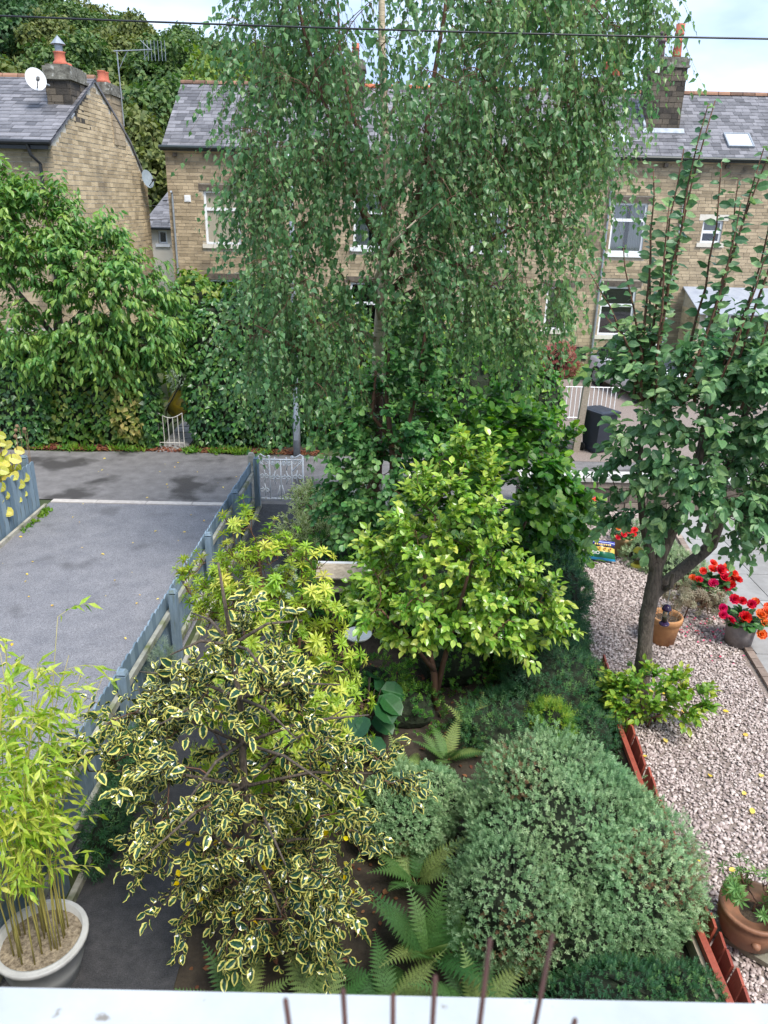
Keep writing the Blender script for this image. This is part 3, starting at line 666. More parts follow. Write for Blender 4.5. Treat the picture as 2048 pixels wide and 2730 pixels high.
b = MB(); b.poly([(8.75, 30.1, 8.05), (10.2, 30.1, 8.05), (10.2, 29.93, 7.9), (8.75, 29.93, 7.9)], (0, 0, .02)); b.poly([(8.78, 30.05, 8.1), (8.86, 30.05, 8.1), (8.86, 31.2, 8.95), (8.78, 31.2, 8.95)], (0, 0, .06)); b.build('lead_flashing', m_lead, roof)
zt = chimney(roof, (-1.35, 31.2), (.62, .9), 8.1, 9.75, stone=m_soot); pot(roof, -1.35, 31.0, zt, .5, .14, m_pot_r); pot(roof, -1.35, 31.4, zt, .5, .14, m_pot_d)
zt = chimney(roof, (8.3, 33.6), (.9, .8), 8.2, 9.75, stone=m_stone); pot(roof, 8.1, 33.5, zt, .85, .17, m_pot_r); pot(roof, 8.5, 33.6, zt, .85, .17, m_pot_r)
for (x0, x1, s0, s1) in ((11.55, 12.45, .62, 1.45), (7.45, 8.25, .7, 1.35)):
    a = np.array([x0, TY-.22, TE+.06]); un = nrm(sl)
    f = MB(); q = .05
    def rp(x, s_, k): return tuple(np.array([x, TY-.22, TE+.06])+un*s_+nv*k)
    for (xa, xb, sa, sb) in ((x0, x0+q, s0, s1), (x1-q, x1, s0, s1), (x0+q, x1-q, s0, s0+q), (x0+q, x1-q, s1-q, s1)):
        f.poly([rp(xa, sa, .0), rp(xb, sa, .0), rp(xb, sb, .0), rp(xa, sb, .0)], tuple(nv*.09))
    f = f.build('roof_light', m_metal, roof)
    g = MB(); g.poly([rp(x0+q, s0+q, .06), rp(x1-q, s0+q, .06), rp(x1-q, s1-q, .06), rp(x0+q, s1-q, .06)], tuple(nv*.01)); g.build('roof_light_pane', mat('roof_light_glass', (.5, .53, .57), (.56, .6, .64), .08, 2), roof)
# lean-to porch at the right
po = thing('lean_to_porch', (12.6, 28, 0), 'stone lean-to porch with pale sheet roof against the terrace', 'porch')
b = MB(); b.span((10.75, 27.2, -.1), (10.95, 28.97, 2.15)); b.span((10.95, 27.2, -.1), (15, 27.35, 1.1)); b.poly([(10.75, 27.2, 2.15), (10.75, 28.97, 2.15), (10.75, 28.97, 2.75)], (.2, 0, 0)); b.build('wall', m_mortar, po)
b = MB(); stones(b, (10.75, 0, 0), (0, 1, 0), (-1, 0, 0), 27.2, 28.95, 0, 2.2); stones(b, (0, 27.2, 0), (1, 0, 0), (0, -1, 0), 10.75, 15, 0, 1.1); b.build('stone_courses', m_stone, po, kind='stuff')
b = MB(); b.poly([(10.65, 27.0, 2.12), (15.2, 27.0, 2.12), (15.2, 28.97, 2.82), (10.65, 28.97, 2.82)], (0, -.01, .04)); b.build('sheet_roof', mat('polycarbonate_sheet', (.26, .29, .35), (.36, .39, .44), .35, 3), po)
for i in range(6):
    x = 10.95+i*.8; b = MB(); b.span((x, 27.21, 1.1), (x+.07, 27.28, 2.14)); b.build('glazing_bar', m_white, po)
b = MB(); b.span((10.95, 27.24, 1.12), (15, 27.25, 2.12)); b.build('pane', m_glass, po)

# --- the house on the left, gable towards us
GX = -8.85; GY0, GY1 = 22.0, 30.2; GE = 6.72; GP = (25.7, 8.62)
lh = thing('end_terrace_house', (GX, GY0, 0), 'stone end house with bare warm gable wall at upper left', 'house')
gab = [(GY0, -.3), (GY1, -.3), (GY1, 5.9), (28.6, 7.2), (GP[0], GP[1]), (GY0, GE)]
def in_g(y, z):
    if y < GY0 or y > GY1: return False
    if y <= GP[0]: return z < GE+(GP[1]-GE)*(y-GY0)/(GP[0]-GY0)-.05
    if y <= 28.6: return z < GP[1]+(7.2-GP[1])*(y-GP[0])/(28.6-GP[0])-.05
    return z < 7.2+(5.9-7.2)*(y-28.6)/(GY1-28.6)-.04
b = MB(); b.poly([(GX, y, z) for y, z in gab], (-.35, 0, 0)); b.span((-18, GY0, -.3), (GX-.35, GY0+.35, GE-.05)); b.span((-18, GY1-.35, -.3), (GX-.35, GY1, 5.7)); b.build('wall', m_mortar_l, lh)
b = MB(); stones(b, (GX, 0, 0), (0, 1, 0), (1, 0, 0), GY0, GY1, -.02, 8.7, (), in_g, h=(.10, .14), l=(.22, .5), joint=.02); b.build('gable_stones', m_stone_l, lh, kind='stuff')
b = MB(); stones(b, (0, GY0, 0), (1, 0, 0), (0, -1, 0), -18, GX+.02, 2, GE-.1, [(-12.3, -11.1, 3.8, 5.5)]); b.build('stone_courses', m_stone, lh, kind='stuff')
window(lh, (0, GY0-.1, 0), (1, 0, 0), (0, -1, 0), -12.3, -11.1, 3.8, 5.5, [.6], 'dark')
b = MB(); b.poly([(GX+.06, GY0-.2, GE), (GX+.06, GP[0], GP[1]+.05), (GX+.06, 28.6, 7.22), (GX+.06, GY1+.15, 5.85), (GX+.06, GY1+.15, 5.77), (GX+.06, 28.6, 7.14), (GX+.06, GP[0], GP[1]-.03), (GX+.06, GY0-.2, GE-.08)], (-9.2, 0, 0)); rf = b.build('roof', m_slate, lh)
s2 = np.array([0, GP[0]-GY0+.25, GP[1]-GE+.05]); n2 = nrm(np.cross([1, 0, 0], s2))
slates(rf, (-15.5, GY0-.25, GE+.03), (GX+.1, GY0-.25, GE+.03), s2, n2, float(np.linalg.norm(s2)), .23, npart=280, prio=lambda c: abs(c[0]-GX), mt=m_slate)
x = -15.5
while x < GX+.05:
    b = MB(); b.cur = random.random(); n = 6; vs = []
    for xx in (x, x+.43):
        for j in range(n+1):
            a = math.pi*j/n; vs.append((xx, GP[0]-.13*math.cos(a), GP[1]+.02+.13*math.sin(a)))
    b._add(vs, [(j, j+1, n+2+j, n+1+j) for j in range(n)]+[tuple(range(n, -1, -1)), tuple(range(n+1, 2*n+2))]); b.build('ridge_tile', m_ridge, rf); x += .45
b = MB(); b.tube([(-16, GY0-.3, GE), (GX+.12, GY0-.3, GE)], .065, 8); b.span((-16, GY0-.26, GE-.16), (GX+.02, GY0-.22, GE-.01)); b.build('gutter', m_black, lh)
b = MB(); b.tube([(-9.35, GY0-.3, GE-.05), (-9.3, GY0-.25, GE-.3), (-9.15, GY0-.1, GE-.5), (-9.15, GY0-.1, 0)], .045, 8); b.build('drainpipe', m_black, lh)
zt = chimney(rf, (-9.18, 24.45), (.66, 1.25), 7.2, 8.40, stone=m_soot, cap_h=.33); pot(rf, -9.2, 24.25, zt, .34, .17, m_pot_r, 1)
b = MB(); b.lathe((-9.2, 24.25, zt+.32), [(.1, 0), (.1, .22), (.2, .2), (.0, .42)], 12); b.build('chimney_cowl', m_metal, rf)
b = MB(); b.lathe((-9.2, 24.6, zt), [(.2, 0), (.17, .1), (0, .16)], 12); b.build('chimney_pot', m_pot_r, rf, True)
b = MB(); b.poly([(-9.55, 23.75, 7.55), (-8.78, 23.75, 7.55), (-8.78, 23.5, 7.42), (-9.55, 23.5, 7.42)], (0, 0, .04)); b.build('lead_flashing', m_lead, rf)
zt = chimney(rf, (-9.12, 27.55), (.6, 1.1), 7.0, 8.40, stone=m_stone, cap_h=.3)
for y in (27.3, 27.62): pot(rf, -9.12, y, zt, .34, .14, m_pot_r, 1)
# satellite dishes and the aerial
def dish(c, r_, tilt, az, mt_, label):
    d = thing('satellite_dish', c, label, 'satellite dish')
    RM = Matrix.Rotation(az, 3, 'Z') @ Matrix.Rotation(tilt, 3, 'X'); b = MB()
    n = 20; vs = []
    for k, q in enumerate((0.02, .35, .7, 1)):
        for j in range(n):
            a = 2*math.pi*j/n; vs.append(Vector(c)+RM @ Vector((r_*q*math.cos(a), -.16*r_*q*q+.0, r_*1.1*q*math.sin(a))))
    b._add(vs, [(i*n+j, i*n+(j+1) % n, (i+1)*n+(j+1) % n, (i+1)*n+j) for i in range(3) for j in range(n)]); b.build('reflector', mt_, d, True)
    b = MB(); tip = Vector(c)+RM @ Vector((0, -r_*1.0, -r_*.35)); b.tube([Vector(c)+RM @ Vector((0, .02, -r_*.9)), tip], .015, 6); b.build('arm', m_black, d)
    b = MB(); b.box(tip, (.07, .12, .07), RM); b.build('receiver', m_black, d)
    b = MB(); b.tube([Vector(c)+RM @ Vector((0, .0, 0)), Vector(c)+Vector((.25 if 'large' in label else -.28, .28, -.1))], .025, 6); b.build('bracket', m_metal, d)
dish((-9.62, 23.45, 8.34), .27, R(-18), R(35), m_dish, 'large pale grey satellite dish on the front left chimney')
dish((-8.62, 29.5, 6.05), .28, R(-15), R(65), m_dishd, 'small blue grey satellite dish at the rear edge of gable')
ae = thing('tv_aerial', (-8.75, 27.9, 8.4), 'thin metal television aerial on a mast beside rear chimney', 'aerial')
b = MB(); b.tube([(-8.75, 27.9, 7.6), (-8.75, 27.9, 9.75)], .02, 6); b.tube([(-8.75, 27.9, 9.2), (-8.4, 27.85, 9.72)], .012, 5); b.build('mast', m_metal, ae)
b = MB(); b.tube([(-8.85, 27.9, 9.72), (-7.6, 27.75, 9.76)], .016, 5); b.tube([(-7.95, 27.8, 10.02), (-7.65, 27.7, 9.76), (-7.9, 27.8, 9.5)], .01, 5); b.build('boom', m_metal, ae)
for i in range(7):
    x = -7.85+i*.11
    b = MB(); b.tube([(x, 27.78, 9.46), (x, 27.78, 10.02)], .008, 4); b.build('element', m_metal, ae)
# white annexe seen through the gap
an = thing('white_annexe', (-10, 36, 0), 'cream rendered annexe with grey slate roof between the two houses', 'building')
hn = [(-10.25, -9.85, 3.55, 4.1)]
b = MB(); backing(b, (0, 36, 0), (1, 0, 0), (0, -1, 0), -13, -7.0, -.2, 4.25, hn, .3); b.build('wall', m_render, an)
window(an, (0, 36, 0), (1, 0, 0), (0, -1, 0), -10.25, -9.85, 3.55, 4.1, [], 'dark', lintel=None, sill=m_white)
b = MB(); b.poly([(-13.2, 35.8, 4.2), (-6.8, 35.8, 4.2), (-6.8, 38, 5.7), (-10.2, 38, 5.7), (-11.0, 35.81, 4.21)], (0, 0, -.06)); ar = b.build('roof', m_slate, an)
s3 = np.array([0, 2.2, 1.5]); slates(ar, (-11.2, 35.75, 4.2), (-7, 35.75, 4.2), s3, nrm(np.cross([1, 0, 0], s3)), 2.6, .2, npart=120, prio=lambda c: abs(c[0]+10), mt=m_slate, clip=lambda c: c[0] > -10.75+(c[1]-35.75)*.35)
b = MB(); b.tube([(-13, 35.7, 4.2), (-6.9, 35.7, 4.2)], .06, 6); b.build('gutter', m_black, an)

# ------------------------------------------------------------------ fences, gates, walls
def shared(name, b, mt):
    me = bpy.data.meshes.new(name); lp = [q for f in b.f for q in f]
    setmesh(me, b.v, lp, np.cumsum([0]+[len(f) for f in b.f[:-1]]), {'rnd': b.r}); me.materials.append(mt); return me
def put(name, me, parent, loc, rz=0.0, sc=(1, 1, 1), rx=0.0, ry=0.0):
    o = bpy.data.objects.new(name, me); COL.objects.link(o)
    if parent is not None:
        o.parent = parent; loc = Vector(loc)-WL[parent.name]
    o.location = loc; o.rotation_euler = (rx, ry, rz); o.scale = sc; return o
def board_mesh(name, w, h, th, mt, rnd, rounded=True):
    b = MB(); b.cur = rnd
    top = [(w/2*math.cos(a), h-w/2*.55+w/2*.55*math.sin(a)) for a in np.linspace(0, math.pi, 7)] if rounded else [(w/2, h), (-w/2, h)]
    pts = [(0, -w/2, 0), (0, w/2, 0)]+[(0, y, z) for y, z in top]
    b.poly(pts, (th, 0, 0)); return shared(name, b, mt)
def fence(A, B, h, w, pitch, th, mt, label, side, posts=None, rails=(.70, .16), sag=.012):
    """upright boards from A to B (xy), posts and rails on the given side"""
    A = Vector((*A, 0)); B = Vector((*B, 0)); d = (B-A); ln = d.length; d.normalize(); an = math.atan2(d.y, d.x)-math.pi/2; nx = Vector((d.y, -d.x, 0))*side
    t = thing('picket_fence', A, label, 'fence')
    ms = [board_mesh('fence_board', w, h, th, mt, .1+.2*k) for k in range(5)]
    n = int(ln/pitch)
    for i in range(n):
        p = A+d*(i+.5)*pitch
        put('fence_board', random.choice(ms), t, p+Vector((0, 0, random.uniform(-sag, 0))), an+random.uniform(-.015, .015), (1, 1, random.uniform(.985, 1.01)), rx=random.uniform(-.006, .006))
    for z in rails:
        b = MB(); c = A+d*ln/2+nx*.045; b.box((c.x, c.y, z), (.05, ln, .085), Matrix.Rotation(an, 3, 'Z')); b.build('rail', m_rail, t)
    for s_ in posts or []:
        b = MB(); c = A+d*s_+nx*.115; b.box((c.x, c.y, (h+.06)/2-.05), (.095, .095, h+.16), Matrix.Rotation(an, 3, 'Z')); b.box((c.x, c.y, h+.098), (.095, .095, .035), Matrix.Rotation(an, 3, 'Z'), taper=.6); b.build('post', m_post, t)
    return t
fence((-2.52, 13.70), (-2.86, 2.4), .93, .118, .124, .018, m_fence, 'long blue grey picket fence between driveway and dark garden path', -1, [.06, 1.85, 3.6, 5.35, 7.1, 8.85, 10.6])
fence((-6.47, 13.42), (-6.56, 8.4), .96, .125, .148, .018, m_fence, 'short blue grey board fence at the left edge of driveway', 1, [.1, 1.9, 3.7], rails=(.72, .2))

# white scrolled iron gate and its concrete post
cp = thing('concrete_post', (-2.56, 13.98, 0), 'weathered concrete gate post at the end of picket fence', 'post')
b = MB(); b.box((-2.56, 13.98, .47), (.115, .115, .98)); b.box((-2.56, 13.98, .985), (.115, .115, .05), taper=.7); b.build('shaft', m_conc, cp)
b = MB(); b.box((-2.485, 13.985, .25), (.05, .03, .04)); b.box((-2.485, 13.985, .72), (.05, .03, .04)); b.build('hinge_pin', m_ironr, cp)
g = thing('iron_gate', (-2.02, 14.05, 0), 'white scrolled wrought iron garden gate at lane end of path', 'gate')
gx0, gx1, gz0, gz1, gy = -2.44, -1.58, .06, .86, 14.05
def bar(name, pts, r_=.0095, n=6):
    r_ *= 1.5; b = MB(); b.tube([(x, gy, z) for x, z in pts], r_, n); return b.build(name, m_ironw, g, True)
for x in (gx0, gx1): bar('stile', [(x, gz0-.03), (x, gz1+.08)], .0125)
for z in (gz0, gz1): bar('frame_rail', [(gx0, z), (gx1, z)], .011)
for x in np.linspace(gx0, gx1, 5)[1:-1]: bar('upright_bar', [(x, gz0), (x, gz1)], .009)
def scroll(cx, cz, r_, a0, turns, sgn=1, n=18):
    return [(cx+sgn*r_*(1-.62*t)*math.cos(a0+turns*2*math.pi*t), cz+r_*(1-.62*t)*math.sin(a0+turns*2*math.pi*t)) for t in np.linspace(0, 1, n)]
def scur(cx, cz, w, h, sgn):      # S shaped scroll
    top = scroll(cx+sgn*w*.25, cz+h*.36, w*.3, math.pi, -1.1, sgn); bot = scroll(cx-sgn*w*.05, cz-h*.36, w*.3, 0, -1.1, sgn)
    bar('scroll', top[::-1]+[(cx-sgn*w*.1, cz+h*.05)]+bot, .0075)
cw = (gx1-gx0)/4
for i in range(4):
    xm = gx0+cw*(i+.5); sg = 1 if i % 2 else -1
    for k, zc in enumerate((.24, .52) if i in (0, 3) else (.5, .78)):
        for s_ in (-1, 1): bar('scroll', scroll(xm+s_*cw*.24, zc, cw*.22, math.pi/2, 1.15, s_)+[], .0075)
        bar('scroll_stem', [(xm, zc-.13), (xm-sg*.03, zc), (xm, zc+.13)], .007)
    if i in (0, 3): bar('brace', [(gx0+cw if i == 0 else gx1-cw, .62), (gx0 if i == 0 else gx1, gz1)], .008)
    for s_ in (-1, 1): bar('scroll', scroll(xm+s_*cw*.25, gz1-.055, cw*.2, math.pi/2, 1.1, s_), .0065)
for s_, x in ((1, gx0), (-1, gx1)):
    bar('top_crest', [(x, gz1+.08), (x+s_*.05, gz1+.105), (x+s_*.12, gz1+.06), (x+s_*.2, gz1+.03)]+scroll(x+s_*.2, gz1+.055, .028, -math.pi/2, 1.1, s_, 10), .009)
bar('centre_fan', [(-2.09, gz0), (-2.03, .34)], .007); bar('centre_fan', [(-1.93, gz0), (-1.99, .34)], .007)

# small bar gate under the ivy arch, slabs and a tipped yellow wheelbarrow behind
ag = thing('bar_gate', (-5.02, 17.32, 0), 'small pale rusty bar gate under the ivy arch', 'gate')
for i in range(6):
    x = -5.3+i*.115; b = MB(); b.tube([(x, 17.32, .04), (x, 17.32, .86-.12*math.sin(math.pi*i/5))], .011, 5); b.build('bar', m_ironr, ag)
b = MB(); b.tube([(-5.3+.575*t, 17.32, .86-.12*math.sin(math.pi*t)) for t in np.linspace(0, 1, 9)], .012, 5); b.tube([(-5.3, 17.32, .14), (-4.72, 17.32, .14)], .012, 5); b.build('frame', m_ironr, ag)
st = tag(bpy.data.objects.new('arch_path', None), kind='structure'); COL.objects.link(st); WL[st.name] = Vector((0, 0, 0))
for i in range(7):
    b = MB(); b.cur = random.random(); b.span((-5.32+random.uniform(-.03, .03), 17.05+i*.5, -.02), (-4.7+random.uniform(-.03, .03), 17.52+i*.5, .02+.008*i)); b.build('slab', m_slab, st)
wb = thing('wheelbarrow', (-5.05, 18.5, 0), 'yellow wheelbarrow tipped up behind the arch gate', 'wheelbarrow')
RM = Matrix.Rotation(R(38), 3, 'Y') @ Matrix.Rotation(R(-52), 3, 'X'); c0 = Vector((-5.08, 18.5, .72))
def tr(p): return c0+RM @ Vector(p)
b = MB(); n = 20; vs = []
for (sx, sy, z) in ((.2, .3, -.2), (.27, .4, -.02), (.30, .46, .08), (.32, .48, .085), (.27, .42, .06), (.17, .27, -.17)):
    for j in range(n):
        a = 2*math.pi*j/n; ca, sa = math.cos(a), math.sin(a); q = (abs(ca)**4+abs(sa)**4)**-.25
        vs.append(tr((sx*ca*q, sy*sa*q, z)))
b._add(vs, [(i*n+j, i*n+(j+1) % n, (i+1)*n+(j+1) % n, (i+1)*n+j) for i in range(5) for j in range(n)]+[tuple(range(n-1, -1, -1)), tuple(5*n+j for j in range(n))]); b.build('tray', m_yellow, wb, True)
for s_ in (-1, 1):
    b = MB(); b.tube([tr((s_*.1, .62, -.18)), tr((s_*.2, .2, -.22)), tr((s_*.26, -.85, -.02))], .016, 6); b.build('handle', m_black, wb)
    b = MB(); b.tube([tr((s_*.22, -.2, -.2)), tr((s_*.22, -.32, -.46))], .014, 6); b.build('leg', m_black, wb)
b = MB(); b.tube([tr((.17*0, .62+.15*math.cos(a), -.2+.15*math.sin(a))) for a in np.linspace(0, 6.28, 15)], .04, 6); b.build('wheel', m_rubber, wb, True)
rb = thing('raised_bed', (-4.6, 19.4, 0), 'timber edged raised bed behind the arch', 'raised bed')
b = MB(); b.span((-5.0, 19.3, 0), (-3.2, 19.36, .5)); b.span((-5.0, 19.36, 0), (-4.94, 20.6, .5)); b.build('plank_side', m_wood, rb); b = MB(); b.span((-4.94, 19.36, .1), (-3.2, 20.6, .46)); b.build('soil', m_soil, rb)

# lamp post foot, wooden post, railings
lp = thing('lamp_post', (-2.04, 16.98, 0), 'grey metal lamp post rising through the hedge by the lane', 'lamp post')
b = MB(); b.lathe((-2.04, 16.98, 0), [(.085, 0), (.085, .95), (.062, 1.0), (.055, 3.6), (.045, 6.2), (0, 6.22)], 14); b.build('column', m_metal, lp, True)
b = MB(); b.box((-2.04, 16.895, .55), (.1, .012, .32)); b.build('access_door', m_metal, lp)
b = MB(); b.tube([(-2.04, 16.98, 6.1), (-2.04, 16.75, 6.3), (-2.04, 16.4, 6.32)], .03, 6); b.build('arm', m_metal, lp); b = MB(); b.box((-2.04, 16.2, 6.3), (.2, .5, .1), taper=.7); b.build('lantern', m_dish, lp)
wp = thing('wooden_post', (4.62, 17.75, 0), 'leaning grey timber gate post beside the wheelie bin', 'post')
b = MB(); b.box((4.62, 17.75, .85), (.15, .13, 1.8), Matrix.Rotation(R(3), 3, 'Y')); b.build('shaft', m_wood, wp); b = MB(); b.box((4.668, 17.75, 1.762), (.15, .13, .03), Matrix.Rotation(R(3), 3, 'Y'), taper=.6); b.build('top', m_wood, wp)
rl = thing('white_railing', (5.6, 20.6, 0), 'low white metal railing behind the wheelie bin', 'railing')
for i in range(12):
    b = MB(); b.tube([(4.9+i*.12, 20.6, .05), (4.9+i*.12, 20.6, .95)], .012, 5); b.build('bar', m_ironw, rl)
for z in (.1, .95):
    b = MB(); b.tube([(4.85, 20.6, z), (6.3, 20.6, z)], .016, 5); b.build('rail', m_ironw, rl)
# stone wall at the end of the gravel garden
gw = thing('garden_wall', (5.0, 14.15, 0), 'low rough stone wall with pale coping at end of gravel', 'wall')
b = MB(); b.span((2.6, 14.03, -.1), (9.0, 14.29, .58)); b.build('wall_core', m_soil, gw)
for k, z in enumerate((0, .15, .29, .44)):
    x = 2.6
    while x < 9.0:
        w = random.uniform(.3, .62); b = MB(); b.cur = random.random(); b.span((x, 14.0+random.uniform(-.018, .012), z+.004), (min(x+w, 9)-.012, 14.32, z+.142)); b.build('stone', m_wallst, gw); x += w
x = 2.6
while x < 9.0:
    w = random.uniform(.5, .85); b = MB(); b.cur = random.random(); b.box((x+w/2, 14.16, .62), (w-.012, .42, .085), Matrix.Rotation(random.uniform(-.012, .012), 3, 'X')); b.build('coping_stone', m_cope, gw); x += w
# slab path on the right with brick edging and the low wall beyond
pv = tag(bpy.data.objects.new('slab_path', None), kind='structure'); COL.objects.link(pv); WL[pv.name] = Vector((0, 0, 0))
def exx(y): return 4.76+.10*(y-7.83)
y = 6.4
while y < 13.9:
    h = random.choice([.6, .75, .9]); x = exx(y)+.13
    for w in (random.choice([.6, .75]), .7, .75):
        b = MB(); b.cur = random.random(); b.span((x, y, -.02), (x+w-.014, min(y+h, 13.9)-.014, .035)); b.build('slab', m_slab, pv); x += w
    y += h
be = tag(bpy.data.objects.new('brick_edging', None), kind='structure'); COL.objects.link(be); WL[be.name] = Vector((0, 0, 0))
y = 6.4
while y < 13.8:
    b = MB(); b.cur = random.random(); b.box((exx(y)+.065, y+.1, .01), (.098, .19, .075), Matrix.Rotation(-.1, 3, 'Z')); b.build('brick', m_brick, be); y += .205
rw = thing('side_wall', (6.95, 10, 0), 'low stone side wall running along the slab path', 'wall')
b = MB(); b.span((7.02, 6, -.1), (7.25, 13.9, .5)); b.build('wall_core', m_soil, rw)
for z in (0, .17, .34):
    y = 6.0
    while y < 13.9:
        w = random.uniform(.3, .6); b = MB(); b.cur = random.random(); b.span((6.97+random.uniform(-.02, .01), y, z), (7.27, min(y+w, 13.9)-.012, z+.16)); b.build('stone', m_wallst, rw); y += w
# red stained edging of the planting bed
re = thing('red_edging', (2.6, 6, 0), 'low red stained timber edging between bed and gravel', 'edging')
rm = [board_mesh('edging_board', .142, .30, .022, m_red, .1+.2*k, False) for k in range(5)]
b = MB(); b.span((2.545, 3.3, .14), (2.60, 5.6, .20)); b.build('rail', m_red, re); b = MB(); b.box((2.645, 6.95, .17), (.05, 2.7, .06), Matrix.Rotation(R(-2.2), 3, 'Z')); b.build('rail', m_red, re)
b = MB(); b.span((2.505, 3.3, -.05), (2.54, 5.6, .14)); b.build('base_board', m_wood, re)
y = 3.35
while y < 8.3:
    xo = 2.61 if y < 5.6 else 2.62+(y-5.6)*.038
    put('edging_board', random.choice(rm), re, (xo+.01, y, -.02+random.uniform(-.015, .015)), R(-6), (1, 1, 1), ry=R(9)+random.uniform(-.05, .05)); y += .158

# ------------------------------------------------------------------ garden things
def potthing(c, r_, h, mt_, label, taper=.78, soil=m_compost, rim=True, name='plant_pot', wob=0, soilz=.86):
    t = thing(name, c, label, 'plant pot'); x, y, z = c; b = MB()
    prof = [(r_*taper, 0), (r_*(taper+(1-taper)*.75), h*.75)]
    if rim: prof += [(r_*.965, h*.78), (r_*1.03, h*.79), (r_*1.04, h*.97), (r_*1.01, h), (r_*.9, h), (r_*.87, h*.9)]
    else: prof += [(r_*.99, h*.97), (r_*1.0, h), (r_*.93, h), (r_*.9, h*.9)]
    prof += [(r_*.86, h*.8), (0, h*.8)]
    b.lathe(c, prof, 28); b.build('body', mt_, t, True)
    b = MB(); b.lathe((x, y, z+h*soilz-.02), [(r_*.9, 0), (r_*.6, .012), (0, .02)], 18); b.build('soil', soil, t)
    return t
PET = leaf_t([(0, 0), (.35, .38), (.75, .46), (1, 0)], .35, -.25)
def blossom(rnd, layers=((9, .15), (8, .55), (6, .95), (4, 1.25))):
    it = []
    for k, (n, el) in enumerate(layers):
        for j in range(n):
            a = 2*math.pi*(j+.37*k)/n; m = Matrix.Rotation(a, 4, 'Z') @ Matrix.Rotation(el, 4, 'X') @ Matrix.Scale(1-.14*k, 4)
            it.append((PET, m))
    T = merge_t(it); T.r = rnd; return T
BLO = [blossom(k) for k in range(1)][0]
m_begred = leafmat('begonia_red', [(0, (.30, .008, .02)), (1, (.72, .06, .10))], .5, .25)
m_begor = leafmat('begonia_orange', [(0, (.5, .08, .03)), (1, (.80, .34, .12))], .5, .25)
m_begsc = leafmat('begonia_scarlet', [(0, (.45, .02, .02)), (1, (.80, .14, .11))], .5, .25)
m_begpk = leafmat('begonia_pink', [(0, (.75, .06, .16)), (1, (.9, .2, .3))], .5, .25)
m_beglf = leafmat('begonia_leaf', [(0, (.02, .06, .018)), (1, (.07, .17, .04))], .4, .2, rib=(.12, .22, .08))
def flowers(c, r_, fl, label, nleaf=70, lsz=.09, spread=1.15, name='begonia'):
    """bedding begonia: leaves and separate blossoms fl = [(dx,dy,dz,size,material)]"""
    t = thing(name, c, label, 'flowers'); c = np.array(c, float)
    u = rdir(nleaf)*np.array([1, 1, .55]); u[:, 2] = np.abs(u[:, 2]); P = c+u*r_*spread*rng.uniform(.5, .95, (nleaf, 1))
    D = nrm(u*np.array([1, 1, .3])+rng.normal(size=(nleaf, 3))*.3); N = nrm(np.array([0, 0, 1.])+rng.normal(size=(nleaf, 3))*.4)
    leaves('leaf_mass', RO, P, D, N, lsz*rng.uniform(.7, 1.3, nleaf), rng.random(nleaf), m_beglf, t, nleaf//3)
    b = MB()
    for k in range(10):
        a = random.random()*6.28; b.tube([c+np.array([0, 0, -.05]), c+np.array([r_*.5*math.cos(a), r_*.5*math.sin(a), r_*.35])], .006, 4)
    b.build('stems', m_twigd, t)
    cache = {}
    for (dx, dy, dz, s_, mt_) in fl:
        s_ *= random.uniform(.68, .88)
        key = mt_.name
        if key not in cache:
            me = bpy.data.meshes.new('blossom'); T = BLO; lp = [q for f in T.f for q in f]
            setmesh(me, T.v, lp, np.cumsum([0]+[len(f) for f in T.f[:-1]]), {'rnd': np.repeat(rng.random(len(T.v)//len(PET.v)), len(PET.v)), 'edge': T.e}); me.materials.append(mt_); cache[key] = me
        o = put('blossom', cache[key], t, Vector(c)+Vector((dx, dy, dz)), random.random()*6, (s_, s_, s_*.9), rx=R(35)+random.uniform(-.3, .3), ry=dx*1.2)
        o.rotation_mode = 'XYZ'; o.rotation_euler = (R(40)+random.uniform(-.25, .25), random.uniform(-.3, .3), random.uniform(-.6, .6))
    return t
potthing((3.88, 13.5, .02), .17, .27, m_terra, 'small terracotta pot of orange flowers against the garden wall')
flowers((3.88, 13.5, .28), .17, [(-.08, -.06, .10, .065, m_begor), (.02, -.08, .13, .06, m_begor), (-.1, .05, .14, .055, m_begor), (.13, -.02, .11, .06, m_begpk), (.1, .08, .09, .05, m_begpk), (-.03, -.12, .04, .05, m_begor)], 'small orange and pink begonias in pot by the wall', 30, .07)
potthing((4.05, 11.88, .02), .165, .34, m_terra_t, 'tall sandy pot standing behind the compost bag', .72)
flowers((4.05, 11.88, .35), .17, [(-.14, -.1, .02, .07, m_begsc), (-.05, -.1, .08, .075, m_begsc), (.05, -.08, .13, .075, m_begsc), (.13, -.06, .06, .08, m_begsc), (.16, 0, .12, .07, m_begsc), (.0, .05, .17, .07, m_begsc), (-.1, .06, .13, .065, m_begor)], 'scarlet begonias in the sandy pot behind compost bag', 40, .08)
potthing((3.83, 9.10, .02), .21, .40, m_terra_y, 'large orange terracotta pot with dry stems behind the trunk', .74)
b = thing('dead_stems', (3.83, 9.10, .4), 'dry brown dead stems in the large terracotta pot', 'dead plant')
q = MB()
for k in range(34):
    a = random.random()*6.28; r1 = random.uniform(.02, .17); l_ = random.uniform(.05, .22); q.cur = random.random()
    q.tube([(3.83+r1*math.cos(a), 9.1+r1*math.sin(a), .36), (3.83+r1*1.5*math.cos(a)+random.uniform(-.1, .1), 9.1+r1*1.5*math.sin(a)+random.uniform(-.1, .1), .36+l_)], .003, 4)
q.build('stems', m_dry, b)
potthing((4.90, 10.2, .03), .22, .30, m_terra_o, 'round terracotta pot on the slab edge with red begonias', .7)
